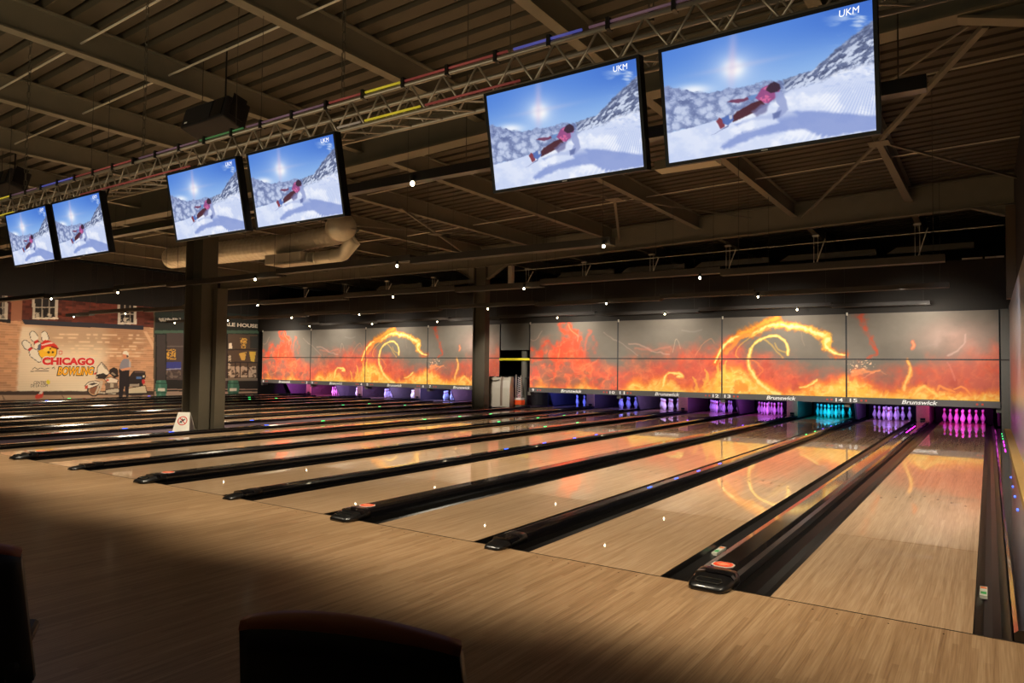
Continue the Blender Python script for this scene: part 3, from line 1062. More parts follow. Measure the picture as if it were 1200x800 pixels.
for n in range(1, 17):
    x = LANE_X[n] - W / 2
    c = MB().box(-.70, .70, 0, .03, 0, .75).build('pit_curtain', M_CURT)
    c.location = (x, 19.75, -.1)
    tag(c, 'black curtain behind the %s pins' % COLN[n], 'curtain', 'pit curtains')
    light('pin_lamp_%s' % n, 'AREA', (x, 17.45, .70), (x, 18.75, .15), (21 if n > 8 else 40) if n != 8 else 14, PIN_COL[n], sx=.9, sy=.12)

# ---------------------------------------------------------------- pins
M_PIN = bpy.data.materials.new('pin_white')
M_PIN.use_nodes = True
nt = M_PIN.node_tree
b = nt.nodes['Principled BSDF']
tc = nt.nodes.new('ShaderNodeTexCoord')
sp = nt.nodes.new('ShaderNodeSeparateXYZ')
nt.links.new(tc.outputs['Object'], sp.inputs[0])
cr = nt.nodes.new('ShaderNodeValToRGB')
cr.color_ramp.interpolation = 'CONSTANT'
cr.color_ramp.elements[0].color = (*srgb((240, 238, 232)), 1)
cr.color_ramp.elements[1].position = .268
cr.color_ramp.elements[1].color = (*srgb((205, 30, 35)), 1)
for ps, cc in ((.280, (240, 238, 232)), (.290, (205, 30, 35)), (.302, (240, 238, 232))):
    e = cr.color_ramp.elements.new(ps)
    e.color = (*srgb(cc), 1)
nt.links.new(sp.outputs['Z'], cr.inputs[0])
nt.links.new(cr.outputs[0], b.inputs['Base Color'])
b.inputs['Roughness'].default_value = .25
pin_me = MB().lathe([(.022, 0), (.0262, .004), (.0358, .0572), (.0498, .0857), (.0605, .1143), (.0578, .1492), (.0471, .1842), (.0335, .2191),
                     (.0236, .2540), (.0228, .2692), (.0255, .2985), (.0323, .3429), (.0318, .355), (.026, .370), (.014, .379), (.002, .381)], seg=14).mesh('bowling_pin', M_PIN, True)
ROWS = [[0], [-.1524, .1524], [-.3048, 0, .3048], [-.4572, -.1524, .1524, .4572]]
RN = ['head pin', 'second row', 'third row', 'back row']
SIDE = {1: [''], 2: ['left', 'right'], 3: ['left', 'middle', 'right'], 4: ['far left', 'inner left', 'inner right', 'far right']}
for n in range(16, 0, -1):
    for i, rw in enumerate(ROWS):
        for j, dx in enumerate(rw):
            o = obj('bowling_pin', pin_me, None, (LANE_X[n] - W / 2 + dx, 18.29 + .264 * i, 0.0))
            what = 'Head pin' if i == 0 else '%s pin of the %s' % (SIDE[len(rw)][j].capitalize(), RN[i])
            tag(o, '%s in the rack lit %s, %s bank' % (what, COLN[n], 'nearer' if n > 8 else 'farther'),
                'bowling pin', 'bowling pins')

# ================================================================== SCREENS AND TRUSS
def homography(src, dst):
    A, bb = [], []
    for (x, y), (u, v) in zip(src, dst):
        A += [[x, y, 1, 0, 0, 0, -u * x, -u * y], [0, 0, 0, x, y, 1, -v * x, -v * y]]
        bb += [u, v]
    return np.append(np.linalg.solve(np.array(A, float), np.array(bb, float)), 1).reshape(3, 3)


def paint_ski(u, v):
    """winter sports picture; u,v in 0..1 from the top left, drawn in the pixel frame of one screen"""
    H = homography([(0, 0), (1, 0), (1, 1), (0, 1)], [(38, 252), (797, 57), (829, 612), (86, 733)])
    w = H[2, 0] * u + H[2, 1] * v + 1
    x = (H[0, 0] * u + H[0, 1] * v + H[0, 2]) / w
    y = (H[1, 0] * u + H[1, 1] * v + H[1, 2]) / w
    n = fbm(x / 60, y / 60, 201)
    nf = fbm(x / 14, y / 14, 211)
    img = np.zeros(x.shape + (3,)) + np.array((82, 132, 218), float)
    img = blend(img, (164, 200, 240), sstep(0, .62, v) * .92)
    img = blend(img, (52, 98, 196), sstep(.55, 1.0, u) * sstep(.4, 0, v) * .6)
    # cloud wisps on the right
    img = blend(img, (214, 226, 246), sstep(.5, .75, fbm(x / 90 + y / 160, y / 26, 221)) * sstep(600, 760, x) * sstep(330, 120, y) * .9)
    # sun
    d = np.hypot(x - 307, (y - 333))
    img = blend(img, (196, 214, 246), np.exp(-(d / 95) ** 1.3) * .65)
    img = blend(img, (236, 242, 252), np.exp(-(d / 56) ** 2) * .55)
    img = blend(img, (255, 254, 250), np.exp(-(d / 36) ** 2.4))
    img = blend(img, (214, 190, 220), np.exp(-((x - 300) / 16) ** 2 - ((y - 300) / 130) ** 2) * .45)
    img = blend(img, (196, 196, 226), np.exp(-((x - 330) / 150) ** 2 - ((y - 325 + (x - 307) * .2) / 12) ** 2) * .35)
    # bright cloud over the trees
    img = blend(img, (240, 244, 252), np.exp(-((x - 165) / 60) ** 2 - ((y - 418) / 22) ** 2) * .95)
    def soft(P_, w, jx=0.0, jy=0.0):
        X_, Y_ = x + jx, y + jy
        d_, _ = dist_line(X_, Y_, list(P_) + [P_[0]])
        return sstep(-w, w, np.where(inpoly(X_, Y_, P_), d_, -d_))
    n3 = fbm(x / 7, y / 7, 271, 3)
    # forest under hoarfrost
    jag = 24 * (nf - .5) + 10 * (n - .5)
    F = [(20, 398), (100, 406), (160, 430), (230, 432), (300, 415), (380, 405), (440, 385), (500, 400), (560, 398), (560, 470), (420, 520), (270, 548), (170, 580), (60, 612), (20, 612)]
    fm = soft(F, 5, 0, jag)
    def puffs(sc, seed):
        rng = np.random.RandomState(seed)
        jx_, jy_ = rng.rand(64, 64), rng.rand(64, 64)
        gx_, gy_ = np.floor(x / sc).astype(int), np.floor(y / sc).astype(int)
        wx_, wy_ = x + 26 * (nf - .5) + 14 * (n3 - .5), y + 22 * (fbm(x / 16, y / 16, 281) - .5)
        gx_, gy_ = np.floor(wx_ / sc).astype(int), np.floor(wy_ / sc).astype(int)
        best = np.full(x.shape, 9.0)
        for a_ in (-1, 0, 1):
            for b_ in (-1, 0, 1):
                cx, cy = gx_ + a_, gy_ + b_
                ddx = wx_ / sc - cx - jx_[cx % 64, cy % 64]
                ddy = wy_ / sc - cy - jy_[cx % 64, cy % 64]
                best = np.minimum(best, np.hypot(ddx, ddy + .25))
        return np.clip(1.15 - best, 0, 1)
    big = np.where(y + x * .1 > 475, puffs(40, 5), puffs(24, 9))
    f_img = np.zeros(img.shape) + np.array((92, 106, 152), float)
    f_img = blend(f_img, (164, 178, 216), sstep(.1, 1.0, big) * .9)
    f_img = blend(f_img, (120, 134, 180), sstep(.4, .7, n) * .4)
    f_img = blend(f_img, (206, 216, 240), sstep(.6, 1.0, big) * sstep(430, 520, y + x * .1) * .7)
    f_img = blend(f_img, (110, 124, 170), sstep(470, 410, y + x * .05) * .45)
    f_img = blend(f_img, (214, 224, 246), sstep(.55, .75, n3) * .25)
    img = img * (1 - fm[..., None]) + f_img * fm[..., None]
    # mountain
    Mt = [(488, 388), (540, 366), (600, 345), (640, 300), (700, 240), (760, 186), (800, 150), (860, 110), (860, 345), (760, 345), (640, 400), (540, 425), (500, 430)]
    mm = soft(Mt, 4, 0, jag * .7)
    st = fbm((x + y) / 13, (y - x * .6) / 30, 251, 5)
    m_img = np.zeros(img.shape) + np.array((102, 114, 150), float)
    m_img = blend(m_img, (72, 82, 116), sstep(.5, .36, fbm((x + y) / 9, (y - x * .6) / 16, 253)) * .7)
    m_img = blend(m_img, (208, 218, 240), sstep(.42, .60, st) * sstep(-30, 70, (y - (388 - (x - 488) * .74))) * .95)
    img = img * (1 - mm[..., None]) + m_img * mm[..., None]
    # snow
    ys = np.interp(x, [30, 80, 170, 270, 420, 520, 620, 700, 800, 860], [614, 602, 578, 548, 505, 425, 398, 352, 325, 318])
    sn = sstep(np.where(x < 440, -3, -14), np.where(x < 440, 4, 16), y - ys + np.where(x < 440, 6, 18) * (nf - .5))
    s_img = np.zeros(img.shape) + np.array((208, 218, 244), float)
    s_img = blend(s_img, (236, 240, 252), sstep(.4, .7, n))
    s_img = blend(s_img, (184, 200, 238), sstep(.3, 1, v) * sstep(.5, 0, u) * .5)
    ang = np.arctan2(y - 190, x - 850) * 190
    s_img = blend(s_img, (164, 182, 228), sstep(-.2, .8, np.sin(ang)) * sstep(590, 740, x) * sstep(370, 450, y) * sstep(562, 535, y) * .6)
    s_img = blend(s_img, (176, 192, 232), sstep(.52, .72, fbm(x / 30, y / 12, 261)) * sstep(450, 640, x) * sstep(460, 400, y) * .6)
    img = img * (1 - sn[..., None]) + s_img * sn[..., None]
    # long shadow on the piste
    Sh = [(272, 668), (300, 640), (350, 608), (430, 585), (480, 568), (470, 552), (380, 556), (330, 580), (320, 572), (400, 540), (500, 520), (620, 525), (870, 556), (870, 606), (720, 625), (640, 640), (575, 600), (500, 606), (400, 628), (330, 660), (285, 680)]
    img = blend(img, (124, 144, 206), soft(Sh, 9, 6 * (nf - .5), 10 * (nf - .5)) * .82)
    img = blend(img, (236, 240, 252), sstep(.0, .7, np.sin((x * .9 + y * .5) / 3.4)) * soft([(470, 640), (560, 604), (670, 634), (560, 654)], 10) * .7)
    # rider
    P = lambda pts, w=3: soft(pts, w, 5 * (nf - .5), 5 * (nf - .5))
    img = blend(img, (226, 232, 248), P([(330, 560), (430, 520), (520, 505), (540, 540), (440, 560), (360, 580)], 16) * .5)
    img = blend(img, (110, 52, 84), P([(290, 476), (300, 468), (350, 462), (372, 450), (374, 466), (330, 482)]) * .9)
    img = blend(img, (104, 140, 196), P([(362, 454), (400, 444), (404, 462), (370, 472)]) * .9)
    img = blend(img, (150, 74, 130), P([(392, 462), (412, 420), (440, 404), (480, 420), (474, 455), (440, 486), (410, 480)]) * .95)
    img = blend(img, (222, 108, 158), P([(404, 466), (430, 446), (450, 466), (428, 486)]) * sstep(.3, .6, n3) * .9)
    img = blend(img, (232, 130, 170), P([(418, 424), (440, 408), (436, 432)]) * .7)
    img = blend(img, (58, 40, 60), P([(428, 430), (438, 402), (456, 393), (476, 404), (482, 425), (466, 440), (446, 442)]) * .98)
    img = blend(img, (76, 36, 50), P([(308, 540), (330, 515), (380, 482), (412, 472), (428, 490), (398, 520), (340, 550), (312, 562)]) * .98)
    img = blend(img, (112, 112, 156), P([(380, 520), (415, 490), (440, 490), (436, 520), (400, 542)], 6) * .8)
    img = blend(img, (150, 162, 208), P([(462, 440), (484, 436), (502, 470), (512, 515), (490, 545), (462, 552), (470, 520), (480, 500), (466, 480)], 4) * .9)
    img = blend(img, (92, 106, 160), P([(456, 530), (488, 518), (482, 548), (460, 554)], 5) * .85)
    img = blend(img, (124, 50, 66), P([(252, 556), (262, 542), (282, 552), (284, 582), (268, 590)]) * .95)
    img = blend(img, (80, 108, 178), P([(272, 544), (292, 534), (312, 532), (316, 552), (296, 576), (276, 566)]) * .95)
    img = blend(img, (214, 214, 226), P([(298, 534), (308, 530), (312, 548), (302, 552)], 2) * .8)
    img = blend(img, (90, 100, 150), P([(236, 618), (276, 590), (300, 572), (296, 582)], 2) * .8)
    return img


M_SCR = attr_mat('screen_picture', 0.25, emission=0.92)
TW, TH, TILT = 1.035, 0.610, 0.1958
TVX = [-9.399, -8.242, -6.030, -4.864, -2.491, -1.347]
bz = .018
U, V = np.meshgrid(np.linspace(0, 1, 320), np.linspace(0, 1, 184))
scr = grid_mesh('screen', bz + U * (TW - 2 * bz), np.full(U.shape, -.002), TH - bz - V * (TH - 2 * bz), paint_ski(U, V), M_SCR)
logo = text_mesh('UKM', .085, .030, .001, 0.1, .0)
M_SCRW = mat('screen_white', (240, 244, 255), .3, emit=(245, 248, 255), estr=1.0)
POSN = ['leftmost', 'second from the left', 'third from the left', 'third from the right', 'second from the right', 'rightmost and largest looking']


def make_tv():
    r = empty('television')
    cs = MB().box(0, TW, 0, .055, 0, TH).box(TW * .2, TW * .8, .055, .085, TH * .15, TH * .7).build('case', M_TV, r)
    for x0, x1, z0, z1 in ((0, TW, 0, bz), (0, TW, TH - bz, TH), (0, bz, bz, TH - bz), (TW - bz, TW, bz, TH - bz)):
        MB().box(x0, x1, -.008, 0, z0, z1).build('bezel', M_TV, r)
    s = obj('screen', scr, r)
    lettering('channel_logo', logo, M_SCRW, s, (TW * .89, -.003, TH * .925), FACE_FRONT)
    MB().box(TW * .485, TW * .515, -.010, -.008, .006, .011).build('maker_mark', M_WHITE, r)
    # hanger that grips the truss
    for fx in (.3, .7):
        MB().bar((TW * fx, .08, TH * .55), (TW * fx, .252, .672), .03, .012).build('hanger_arm', M_TV, r)
    return r


tv0 = make_tv()
for i, x in enumerate(TVX):
    t = tv0 if i == 0 else copy_tree(tv0)
    t.location = (x, -1.0 + .0015 * (x + 5), 2.5035 - .002 * (x + 5))
    t.rotation_euler = (TILT, 0, 0)
    tag(t, 'black flat television showing a snowboarder, %s of the six under the truss' % POSN[i], 'television', 'televisions hung from the truss')

M_SIGN_B = mat('pale_box_paint', (214, 200, 168), .5, noise=.05)
# box truss
TY0, TY1, TZ0, TZ1 = -.845, -.625, 3.222, 3.438
tr = empty('lighting_truss', (0, (TY0 + TY1) / 2, TZ0))
tag(tr, 'long aluminium box truss that carries the televisions and tubes colored as reflected stage light', 'truss')
tr_in = Matrix.Translation(-Vector(tr.location))


def tpart(mb, name, m, smooth=False, parent=None):
    o = mb.build(name, m, parent or tr, smooth)
    o.matrix_parent_inverse = tr_in
    return o


X0, X1 = -14.6, 0.42
for yy in (TY0, TY1):
    for zz in (TZ0, TZ1):
        tpart(MB().tube([(X0, yy, zz), (X1, yy, zz)], .017, 8), 'chord', M_ALU, True)
stp = .302
nn_ = int((X1 - X0) / stp)
bar_f = MB().tube([(0, 0, TZ0 - TZ1 + .0), (stp / 2, 0, 0)], .0075, 6).mesh('diagonal', M_ALU, True)
bar_b = MB().tube([(stp / 2, 0, 0), (stp, 0, TZ0 - TZ1)], .0075, 6).mesh('diagonal', M_ALU, True)
bar_v = MB().tube([(stp / 2 + .02, 0, TZ0 - TZ1), (stp / 2 + .02, 0, 0)], .0075, 6).mesh('upright', M_ALU, True)
bar_h = MB().tube([(0, 0, 0), (stp, TY1 - TY0, 0)], .0075, 6).mesh('diagonal', M_ALU, True)
for k in range(nn_):
    x = X1 - (k + 1) * stp
    for me, nm, yy, dx in ((bar_f, 'diagonal', TY0, 0), (bar_b, 'diagonal', TY0, 0), (bar_f, 'diagonal', TY1, stp / 3), (bar_b, 'diagonal', TY1, stp / 3)):
        o = obj(nm, me, tr)
        o.matrix_parent_inverse = tr_in
        o.location = (x + dx, yy, TZ1)
    if x > -9.9:
        o = obj('diagonal', bar_h, tr, (x, TY0, TZ0))
        o.matrix_parent_inverse = tr_in
# tubes whose tint and faint glow paint reflected stage light on the chords
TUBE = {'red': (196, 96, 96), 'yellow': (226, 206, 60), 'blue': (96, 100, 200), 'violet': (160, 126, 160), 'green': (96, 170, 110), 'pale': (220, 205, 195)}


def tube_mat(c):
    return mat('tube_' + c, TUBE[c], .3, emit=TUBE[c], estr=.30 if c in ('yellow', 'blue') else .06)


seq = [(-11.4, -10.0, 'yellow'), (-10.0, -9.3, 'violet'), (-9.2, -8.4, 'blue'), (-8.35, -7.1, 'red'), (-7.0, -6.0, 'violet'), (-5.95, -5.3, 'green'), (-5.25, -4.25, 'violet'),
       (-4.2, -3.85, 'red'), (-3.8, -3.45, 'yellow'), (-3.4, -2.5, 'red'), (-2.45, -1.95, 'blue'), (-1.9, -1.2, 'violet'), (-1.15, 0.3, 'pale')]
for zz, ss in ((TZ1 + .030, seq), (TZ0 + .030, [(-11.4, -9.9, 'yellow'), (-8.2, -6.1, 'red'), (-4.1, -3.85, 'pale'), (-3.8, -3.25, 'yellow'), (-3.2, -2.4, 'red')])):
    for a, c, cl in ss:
        tpart(MB().tube([(a, TY0 - .008, zz), (c, TY0 - .008, zz)], .009, 8), 'reflection_tube', tube_mat(cl), True)
for k in range(28):
    x = -11.2 + k * .41
    tpart(MB().box(x - .012, x + .012, TY0 - .03, TY0 + .025, TZ1 - .02, TZ1 + .052), 'clamp', M_BLK)
# pale metal box behind the right pair of screens
p0, p1 = on(767, 187, 'Y', -.45), on(838, 204, 'Y', -.45)
bxr = empty('metal_box', ((p0[0] + p1[0]) / 2, -.45, 2.655))
tag(bxr, 'pale metal box hung behind the two right televisions', 'box')
hwb = (p1[0] - p0[0]) / 2
MB().box(-hwb, hwb, 0, .12, 0, .055).build('housing', M_SIGN_B, bxr)
MB().tube([(0, -.17, .548), (0, .05, .055)], .010, 6).build('hanger', M_WIRE, bxr)
# chains that carry the truss
M_CHAIN = mat('chain_steel', (90, 84, 72), .4, metal=.5, noise=.1)
link = MB().tube([(0, 0, .026), (.012, 0, .018), (.012, 0, -.018), (0, 0, -.026), (-.012, 0, -.018), (-.012, 0, .018), (0, 0, .026)], .0035, 5).mesh('chain_link', M_CHAIN)
for x, wh in ((-4.18, 'near the middle pair of screens'), (-1.55, 'above the right pair of screens'), (-7.15, 'left of the black speaker'), (-9.9, 'above the left pair of screens')):
    top = 5.78 + zr(x)
    r = empty('hanging_chain', (x, (TY0 + TY1) / 2, TZ1))
    tag(r, 'steel chain hanging from the roof to the truss %s' % wh, 'chain', 'truss chains')
    n = int((top - TZ1 - .1) / .08)
    cm = MB()
    for i in range(n):
        pass
    MB().tube([(0, 0, .02), (0, 0, .10)], .02, 8).build('shackle', M_CHAIN, r)
    for i in range(n):
        lo = obj('chain_link', link, r, (0, 0, .12 + i * .08))
        lo.scale = (1.2, 1.2, 1.75)
        lo.rotation_euler = (0, 0, (i % 2) * math.pi / 2)

# ================================================================== LAMP RAILS
M_RAIL = mat('lamp_rail_brown', (50, 43, 34), .6, noise=.12, nscale=5)
M_BULB = mat('bulb_glow', (255, 240, 200), .4, emit=(255, 238, 196), estr=30)
RAILS = [(.2, -13.2, -.2, 'black lamp rail just beyond the truss', .085, .09, 'rail0'),
         (4.05, -28.2, -4.12, 'lamp rail that crosses the broad column', .10, .16, 'rail1'),
         (7.9, -28.2, -.45, 'lamp rail halfway down the lanes', .11, .2, 'rail2'),
         (11.75, -28.2, -.55, 'lamp rail three quarters down the lanes', .10, .2, 'rail3'),
         (15.65, -24.6, -1.1, 'lamp rail closest to the printed panels', .09, .18, 'rail4')]
LX = [-4.2, -7.97, -11.7, -16.85, -20.2, -23.9, -27.5]
bulb_me = MB().lathe([(.003, -.022), (.015, -.016), (.021, 0), (.015, .016), (.003, .022)], seg=12).mesh('bulb', M_BULB, True)
hold_me = MB().lathe([(.018, 0), (.026, .01), (.026, .05), (.018, .065)], seg=10).mesh('lamp_holder', M_BLK)
for ri, (y, xa, xb, lb, h, d, _) in enumerate(RAILS):
    r = empty('lamp_rail', ((xa + xb) / 2, y, 3.05))
    tag(r, lb, 'lamp rail', 'lamp rails across the lanes')
    rin = Matrix.Translation(-Vector(r.location))
    x = xb
    k = 0
    while x > xa + .2:
        ln = [2.25, 3.6, 3.4, 3.75][(k + ri) % 4] if ri else 3.3
        x2 = max(xa, x - ln)
        dz = .045 if k % 2 else 0.0
        if ri == 0:
            dz = 0
        yo = .0
        o = MB().box(x2, x, y - d / 2, y + d / 2, 3.075 + dz, 3.075 + h + dz).build('rail_segment', M_RAIL if ri else M_BLK, r)
        o.matrix_parent_inverse = rin
        for wx_ in (x - .15, x2 + .3):
            top = 5.80 + zr(wx_) + (.0)
            wv = MB().tube([(wx_, y, 3.075 + h + dz), (wx_, y, top)], .004, 4).build('suspension_wire', M_WIRE, r)
            wv.matrix_parent_inverse = rin
        x = x2
        k += 1
    for li, lx in enumerate(LX):
        if lx > xb or lx < xa or (ri == 0 and lx < -13):
            continue
        l = empty('spot_lamp', (lx, y - d / 2 - .03, 3.045))
        tag(l, 'small glowing bulb, %s from the right on the %s' % (ORD[li + 1], lb), 'lamp', 'bulbs on the lamp rails')
        obj('bulb', bulb_me, l)
        obj('lamp_holder', hold_me, l, (0, 0, .02))

# ================================================================== VENTILATION DUCT, SPEAKERS
dr = empty('ventilation_duct', (-14.5, 7.0, 4.3))
tag(dr, 'silver spiral ventilation duct with mitred elbow hung under the roof', 'duct')
din = Matrix.Translation(-Vector(dr.location))


def dpart(mb, name, m=M_DUCT, smooth=True):
    o = mb.build(name, m, dr, smooth)
    o.matrix_parent_inverse = din
    return o


def spiral(x0, x1, z0, z1, rad, y=7.0):
    n = int(abs(x1 - x0) / .06)
    pts, rs = [], []
    for i in range(n + 1):
        t = i / n
        pts.append((x0 + (x1 - x0) * t, y, z0 + (z1 - z0) * t))
        rs.append(rad + (.016 if i % 3 == 0 else 0))
    return MB().tube(pts, rs, 20)


dpart(spiral(-19.9, -15.25, 4.50, 4.44, .29), 'main_pipe', M_DUCT, False)
dpart(MB().tube([(-15.25, 7, 4.44), (-15.1, 7, 4.445), (-14.65, 7, 4.46), (-14.5, 7, 4.465)], [.30, .30, .235, .235], 20), 'reducer')
dpart(spiral(-14.5, -12.5, 4.465, 4.53, .225), 'narrow_pipe', M_DUCT, False)
dpart(MB().tube([(-12.45, 6.72, 4.58), (-12.2, 6.60, 4.60)], .33, 24), 'end_drum')
dpart(MB().tube([(-12.2, 6.9, 4.55), (-12.15, 6.9, 4.28), (-12.5, 6.9, 4.02), (-12.75, 6.9, 3.98), (-13.6, 6.9, 3.98)], .165, 16, True), 'elbow')
for x in (-12.8, -13.35, -13.58):
    dpart(MB().tube([(x, 6.9, 3.98), (x - .03, 6.9, 3.98)], .18, 16), 'joint_ring')
dpart(MB().box(-15.0, -13.65, 6.6, 7.3, 3.90, 4.14), 'plenum_box', M_ROD, False)
dpart(MB().box(-14.6, -13.4, 6.55, 7.25, 3.84, 3.88), 'drip_tray', M_ROD, False)
for x in (-19, -16.4, -13.4):
    dpart(MB().tube([(x, 7, 4.75), (x, 7, 5.8 + zr(x))], .008, 5), 'hanger_rod', M_WIRE)


def speaker(x, y, z, rz, ry, label, w=.95):
    r = empty('loudspeaker', (x, y, z), rz)
    tag(r, label, 'loudspeaker', 'black speakers under the roof')
    r.rotation_euler = (math.radians(-14), ry, rz)
    prof_ = [(-.17, -.16), (.17, -.20), (.17, .17), (-.17, .13)]
    bevel(MB().loft([[(xx, a, c) for a, c in prof_] for xx in (-w / 2, w / 2)]).build('cabinet', M_SPK, r), .02, 2)
    MB().box(-w / 2 + .05, w / 2 - .3, -.18, -.172, -.13, .10).build('grille', mat('speaker_grille', (30, 26, 26), .7, noise=.4, nscale=120), r)
    MB().box(w / 2 - .26, w / 2 - .05, -.18, -.172, -.13, .10).build('horn', M_BLK, r)
    MB().box(-w / 2 + .1, -w / 2 + .16, -.184, -.18, -.12, -.10).build('badge', M_WHITE, r)
    for sx in (-1, 1):
        MB().box(sx * w / 2 - .006, sx * w / 2 + .006, -.1, .1, -.1, .2).build('yoke', M_BLK, r)
    return r


q1, q2 = on(252, 138, 'Y', .85), on(10, 213, 'Y', .85)
spk = speaker(q1[0], .85, q1[2], 0, math.radians(0), 'long black loudspeaker hanging left of the middle screens')
sp2 = speaker(q2[0], .85, q2[2], 0, 0, 'black loudspeaker at the left edge of the picture', .9)
for o, dxs in ((spk, (.22, -.3)), (sp2, (.25, -.3))):
    for k, dx in enumerate(dxs):
        c = MB().tube([(0, 0, 0), (0, 0, 5.8 + zr(o.location.x) - o.location.z - .17)], .012 if k == 0 else .006, 6).build('suspension_cord', M_BLK if k == 0 else M_WIRE)
        c.location = (o.location.x + dx, .85, o.location.z + .15)
        c.parent = o
        c.matrix_parent_inverse = (Matrix.Translation(o.location) @ o.rotation_euler.to_matrix().to_4x4()).inverted()

# ================================================================== MURAL
def paint_mural(px, py, Yw, Zw):
    n = fbm(px / 14, py / 10, 301)
    nf = fbm(px / 3, py / 3, 311)
    img = np.zeros(px.shape + (3,)) + np.array((196, 146, 108), float)
    # brick courses of the printed wall
    row = np.floor(Zw / .085)
    brick = vnoise(row * 3.7, np.floor(Yw / .24 + (row % 2) * .5), 321)
    img *= (.9 + .2 * brick)[..., None]
    img = blend(img, (226, 186, 150), ((Zw / .085) % 1 < .22) * .45)
    # whitewashed area
    yl = np.interp(py, [380, 395, 420, 457], [25, 23, 21, 20]) + 4 * (n - .5) + 3 * (nf - .5)
    yr = np.interp(py, [384, 410, 430, 457], [126, 124, 120, 112]) + 10 * (n - .5)
    ww = sstep(-2, 3, px - yl) * (1 - sstep(-9, 9, px - yr)) * sstep(378, 386, py)
    img = blend(img, (232, 214, 184), ww * .93)
    img = blend(img, (206, 184, 152), ww * ((Zw / .085) % 1 < .2) * .35)
    # printed shade and slatted light under the cornice
    sh = sstep(420, 396, py) * sstep(30, 60, px) * sstep(178, 165, px)
    img = blend(img, (160, 122, 92), sh * .6)
    for k, yc in enumerate((391.5, 395.5, 400, 404.5, 408, 412, 416)):
        st = np.exp(-((py - yc - (px - 60) * .012) / 1.0) ** 2) * sstep(.35, .55, vnoise(px / 4.5, np.full(px.shape, k * 3.1), 331)) * sstep(52 + k * 5, 66 + k * 5, px) * sstep(176, 160, px)
        img = blend(img, (236, 206, 168), st * .85)
    # upper red brick with windows, slate cornice
    top = np.interp(px, [0, 13, 14, 25, 28, 170, 182], [377, 376, 376, 374, 375, 383, 384])
    up = py < top
    rb = np.zeros(img.shape) + np.array((96, 46, 34), float)
    rb *= (.75 + .5 * brick)[..., None]
    img = np.where(up[..., None], rb, img)
    img = blend(img, (168, 112, 84), (inpoly(px, py, [(13, 350), (26, 350), (25, 376), (13, 376)])) * .9)
    P = lambda *pts: inpoly(px, py, list(pts))
    for x0, x1, y0, y1 in ((0, 9, 340, 375), (38, 68, 340, 374), (138, 160, 350, 380)):
        wdw = (px > x0) & (px < x1) & (py > y0) & (py < y1)
        img = blend(img, (40, 34, 32), wdw * 1.0)
        fr = wdw & ((px < x0 + 3) & (x0 > 0) | (px > x1 - 3.5) | (py > y1 - 2.2))
        img = blend(img, (206, 192, 174), fr * .95)
        mu = wdw & ((np.abs(px - x0 - (x1 - x0) * .38) < .7) | (np.abs(px - x0 - (x1 - x0) * .66) < .7) | (np.abs(py - 364 + (4 if x0 < 100 else -4)) < .7))
        img = blend(img, (190, 178, 160), mu * .8)
        img = blend(img, (222, 208, 186), wdw * (py > y1 - 8) * sstep(.5, .6, nf) * .8)
    img = blend(img, (46, 46, 56), P((25, 374), (168, 381.5), (168, 386.5), (29, 380)) * .97)
    img = blend(img, (30, 28, 30), P((0, 374), (13, 374), (13, 379), (0, 377)) * .9)
    img = blend(img, (228, 186, 146), P((168, 388), (172, 388), (181, 404), (181, 412)) * .7)
    # pavement and kerb
    img = blend(img, (64, 50, 42), sstep(457.5, 458.8, py + 1.2 * (nf - .5)) * .95)
    img = blend(img, (178, 142, 112), sstep(462.2, 463.2, py) * .95)
    img = blend(img, (80, 60, 48), P((2, 463), (3.5, 463), (7, 470), (5.5, 470)) * .7)
    img = blend(img, (80, 60, 48), P((72, 463), (73.3, 463), (78, 470), (76.5, 470)) * .7)
    # storefront
    img = np.where((px > 180)[..., None], np.array((42, 38, 34), float), img)
    img = blend(img, (96, 84, 66), ((px > 180) & (px < 182)) * .9)
    sf = px > 181.5
    img = blend(img, (40, 48, 42), (sf & (py > 366) & (py < 392)) * 1)
    img = blend(img, (44, 46, 42), (sf & (py > 372) & (py < 385)) * 1)
    img = blend(img, (84, 112, 92), (sf & (py > 387) & (py < 390.5)) * .8)
    img = blend(img, (66, 58, 56), P((184, 392), (194, 392), (194, 452), (184, 452)) * 1)
    img = blend(img, (78, 66, 62), P((195.5, 390), (215, 390), (215, 445), (195.5, 445)) * 1)
    img = blend(img, (112, 100, 92), P((195.5, 405), (215, 405), (215, 406.5), (195.5, 406.5)) * .8)
    yel = (fbm(px / 1.3, py / 1.1, 341) > .47)
    img = blend(img, (226, 172, 66), P((195.5, 409), (206, 409), (206, 421), (195.5, 421)) * yel * .95)
    img = blend(img, (58, 66, 150), P((195, 424), (212, 424), (212, 433), (195, 431)) * .85)
    img = blend(img, (160, 160, 190), P((195, 432), (212, 431), (212, 432.5), (195, 433.5)) * .8)
    img = blend(img, (120, 104, 92), P((195, 434), (212, 434), (212, 443), (195, 443)) * sstep(.45, .6, nf) * .9)
    img = blend(img, (206, 150, 104), P((256, 392), (265, 392), (265, 406), (256, 406)) * .95)
    img = blend(img, (72, 58, 56), P((256, 408), (266, 408), (266, 455), (256, 455)) * 1)
    img = blend(img, (92, 76, 62), P((267, 391), (302, 392), (302, 444), (267, 444)) * 1)
    img = blend(img, (60, 60, 56), P((293, 394), (302, 394), (302, 408), (293, 408)) * 1)
    img = blend(img, (236, 222, 196), P((268, 402), (272, 402), (272, 408.5), (268, 408.5)) * 1)
    img = blend(img, (226, 206, 176), P((267.5, 416), (270.5, 416), (270.5, 442), (267.5, 442)) * yel * .9)
    img = blend(img, (228, 180, 84), P((281, 396), (290, 396), (288, 408), (283, 408)) * yel * .95)
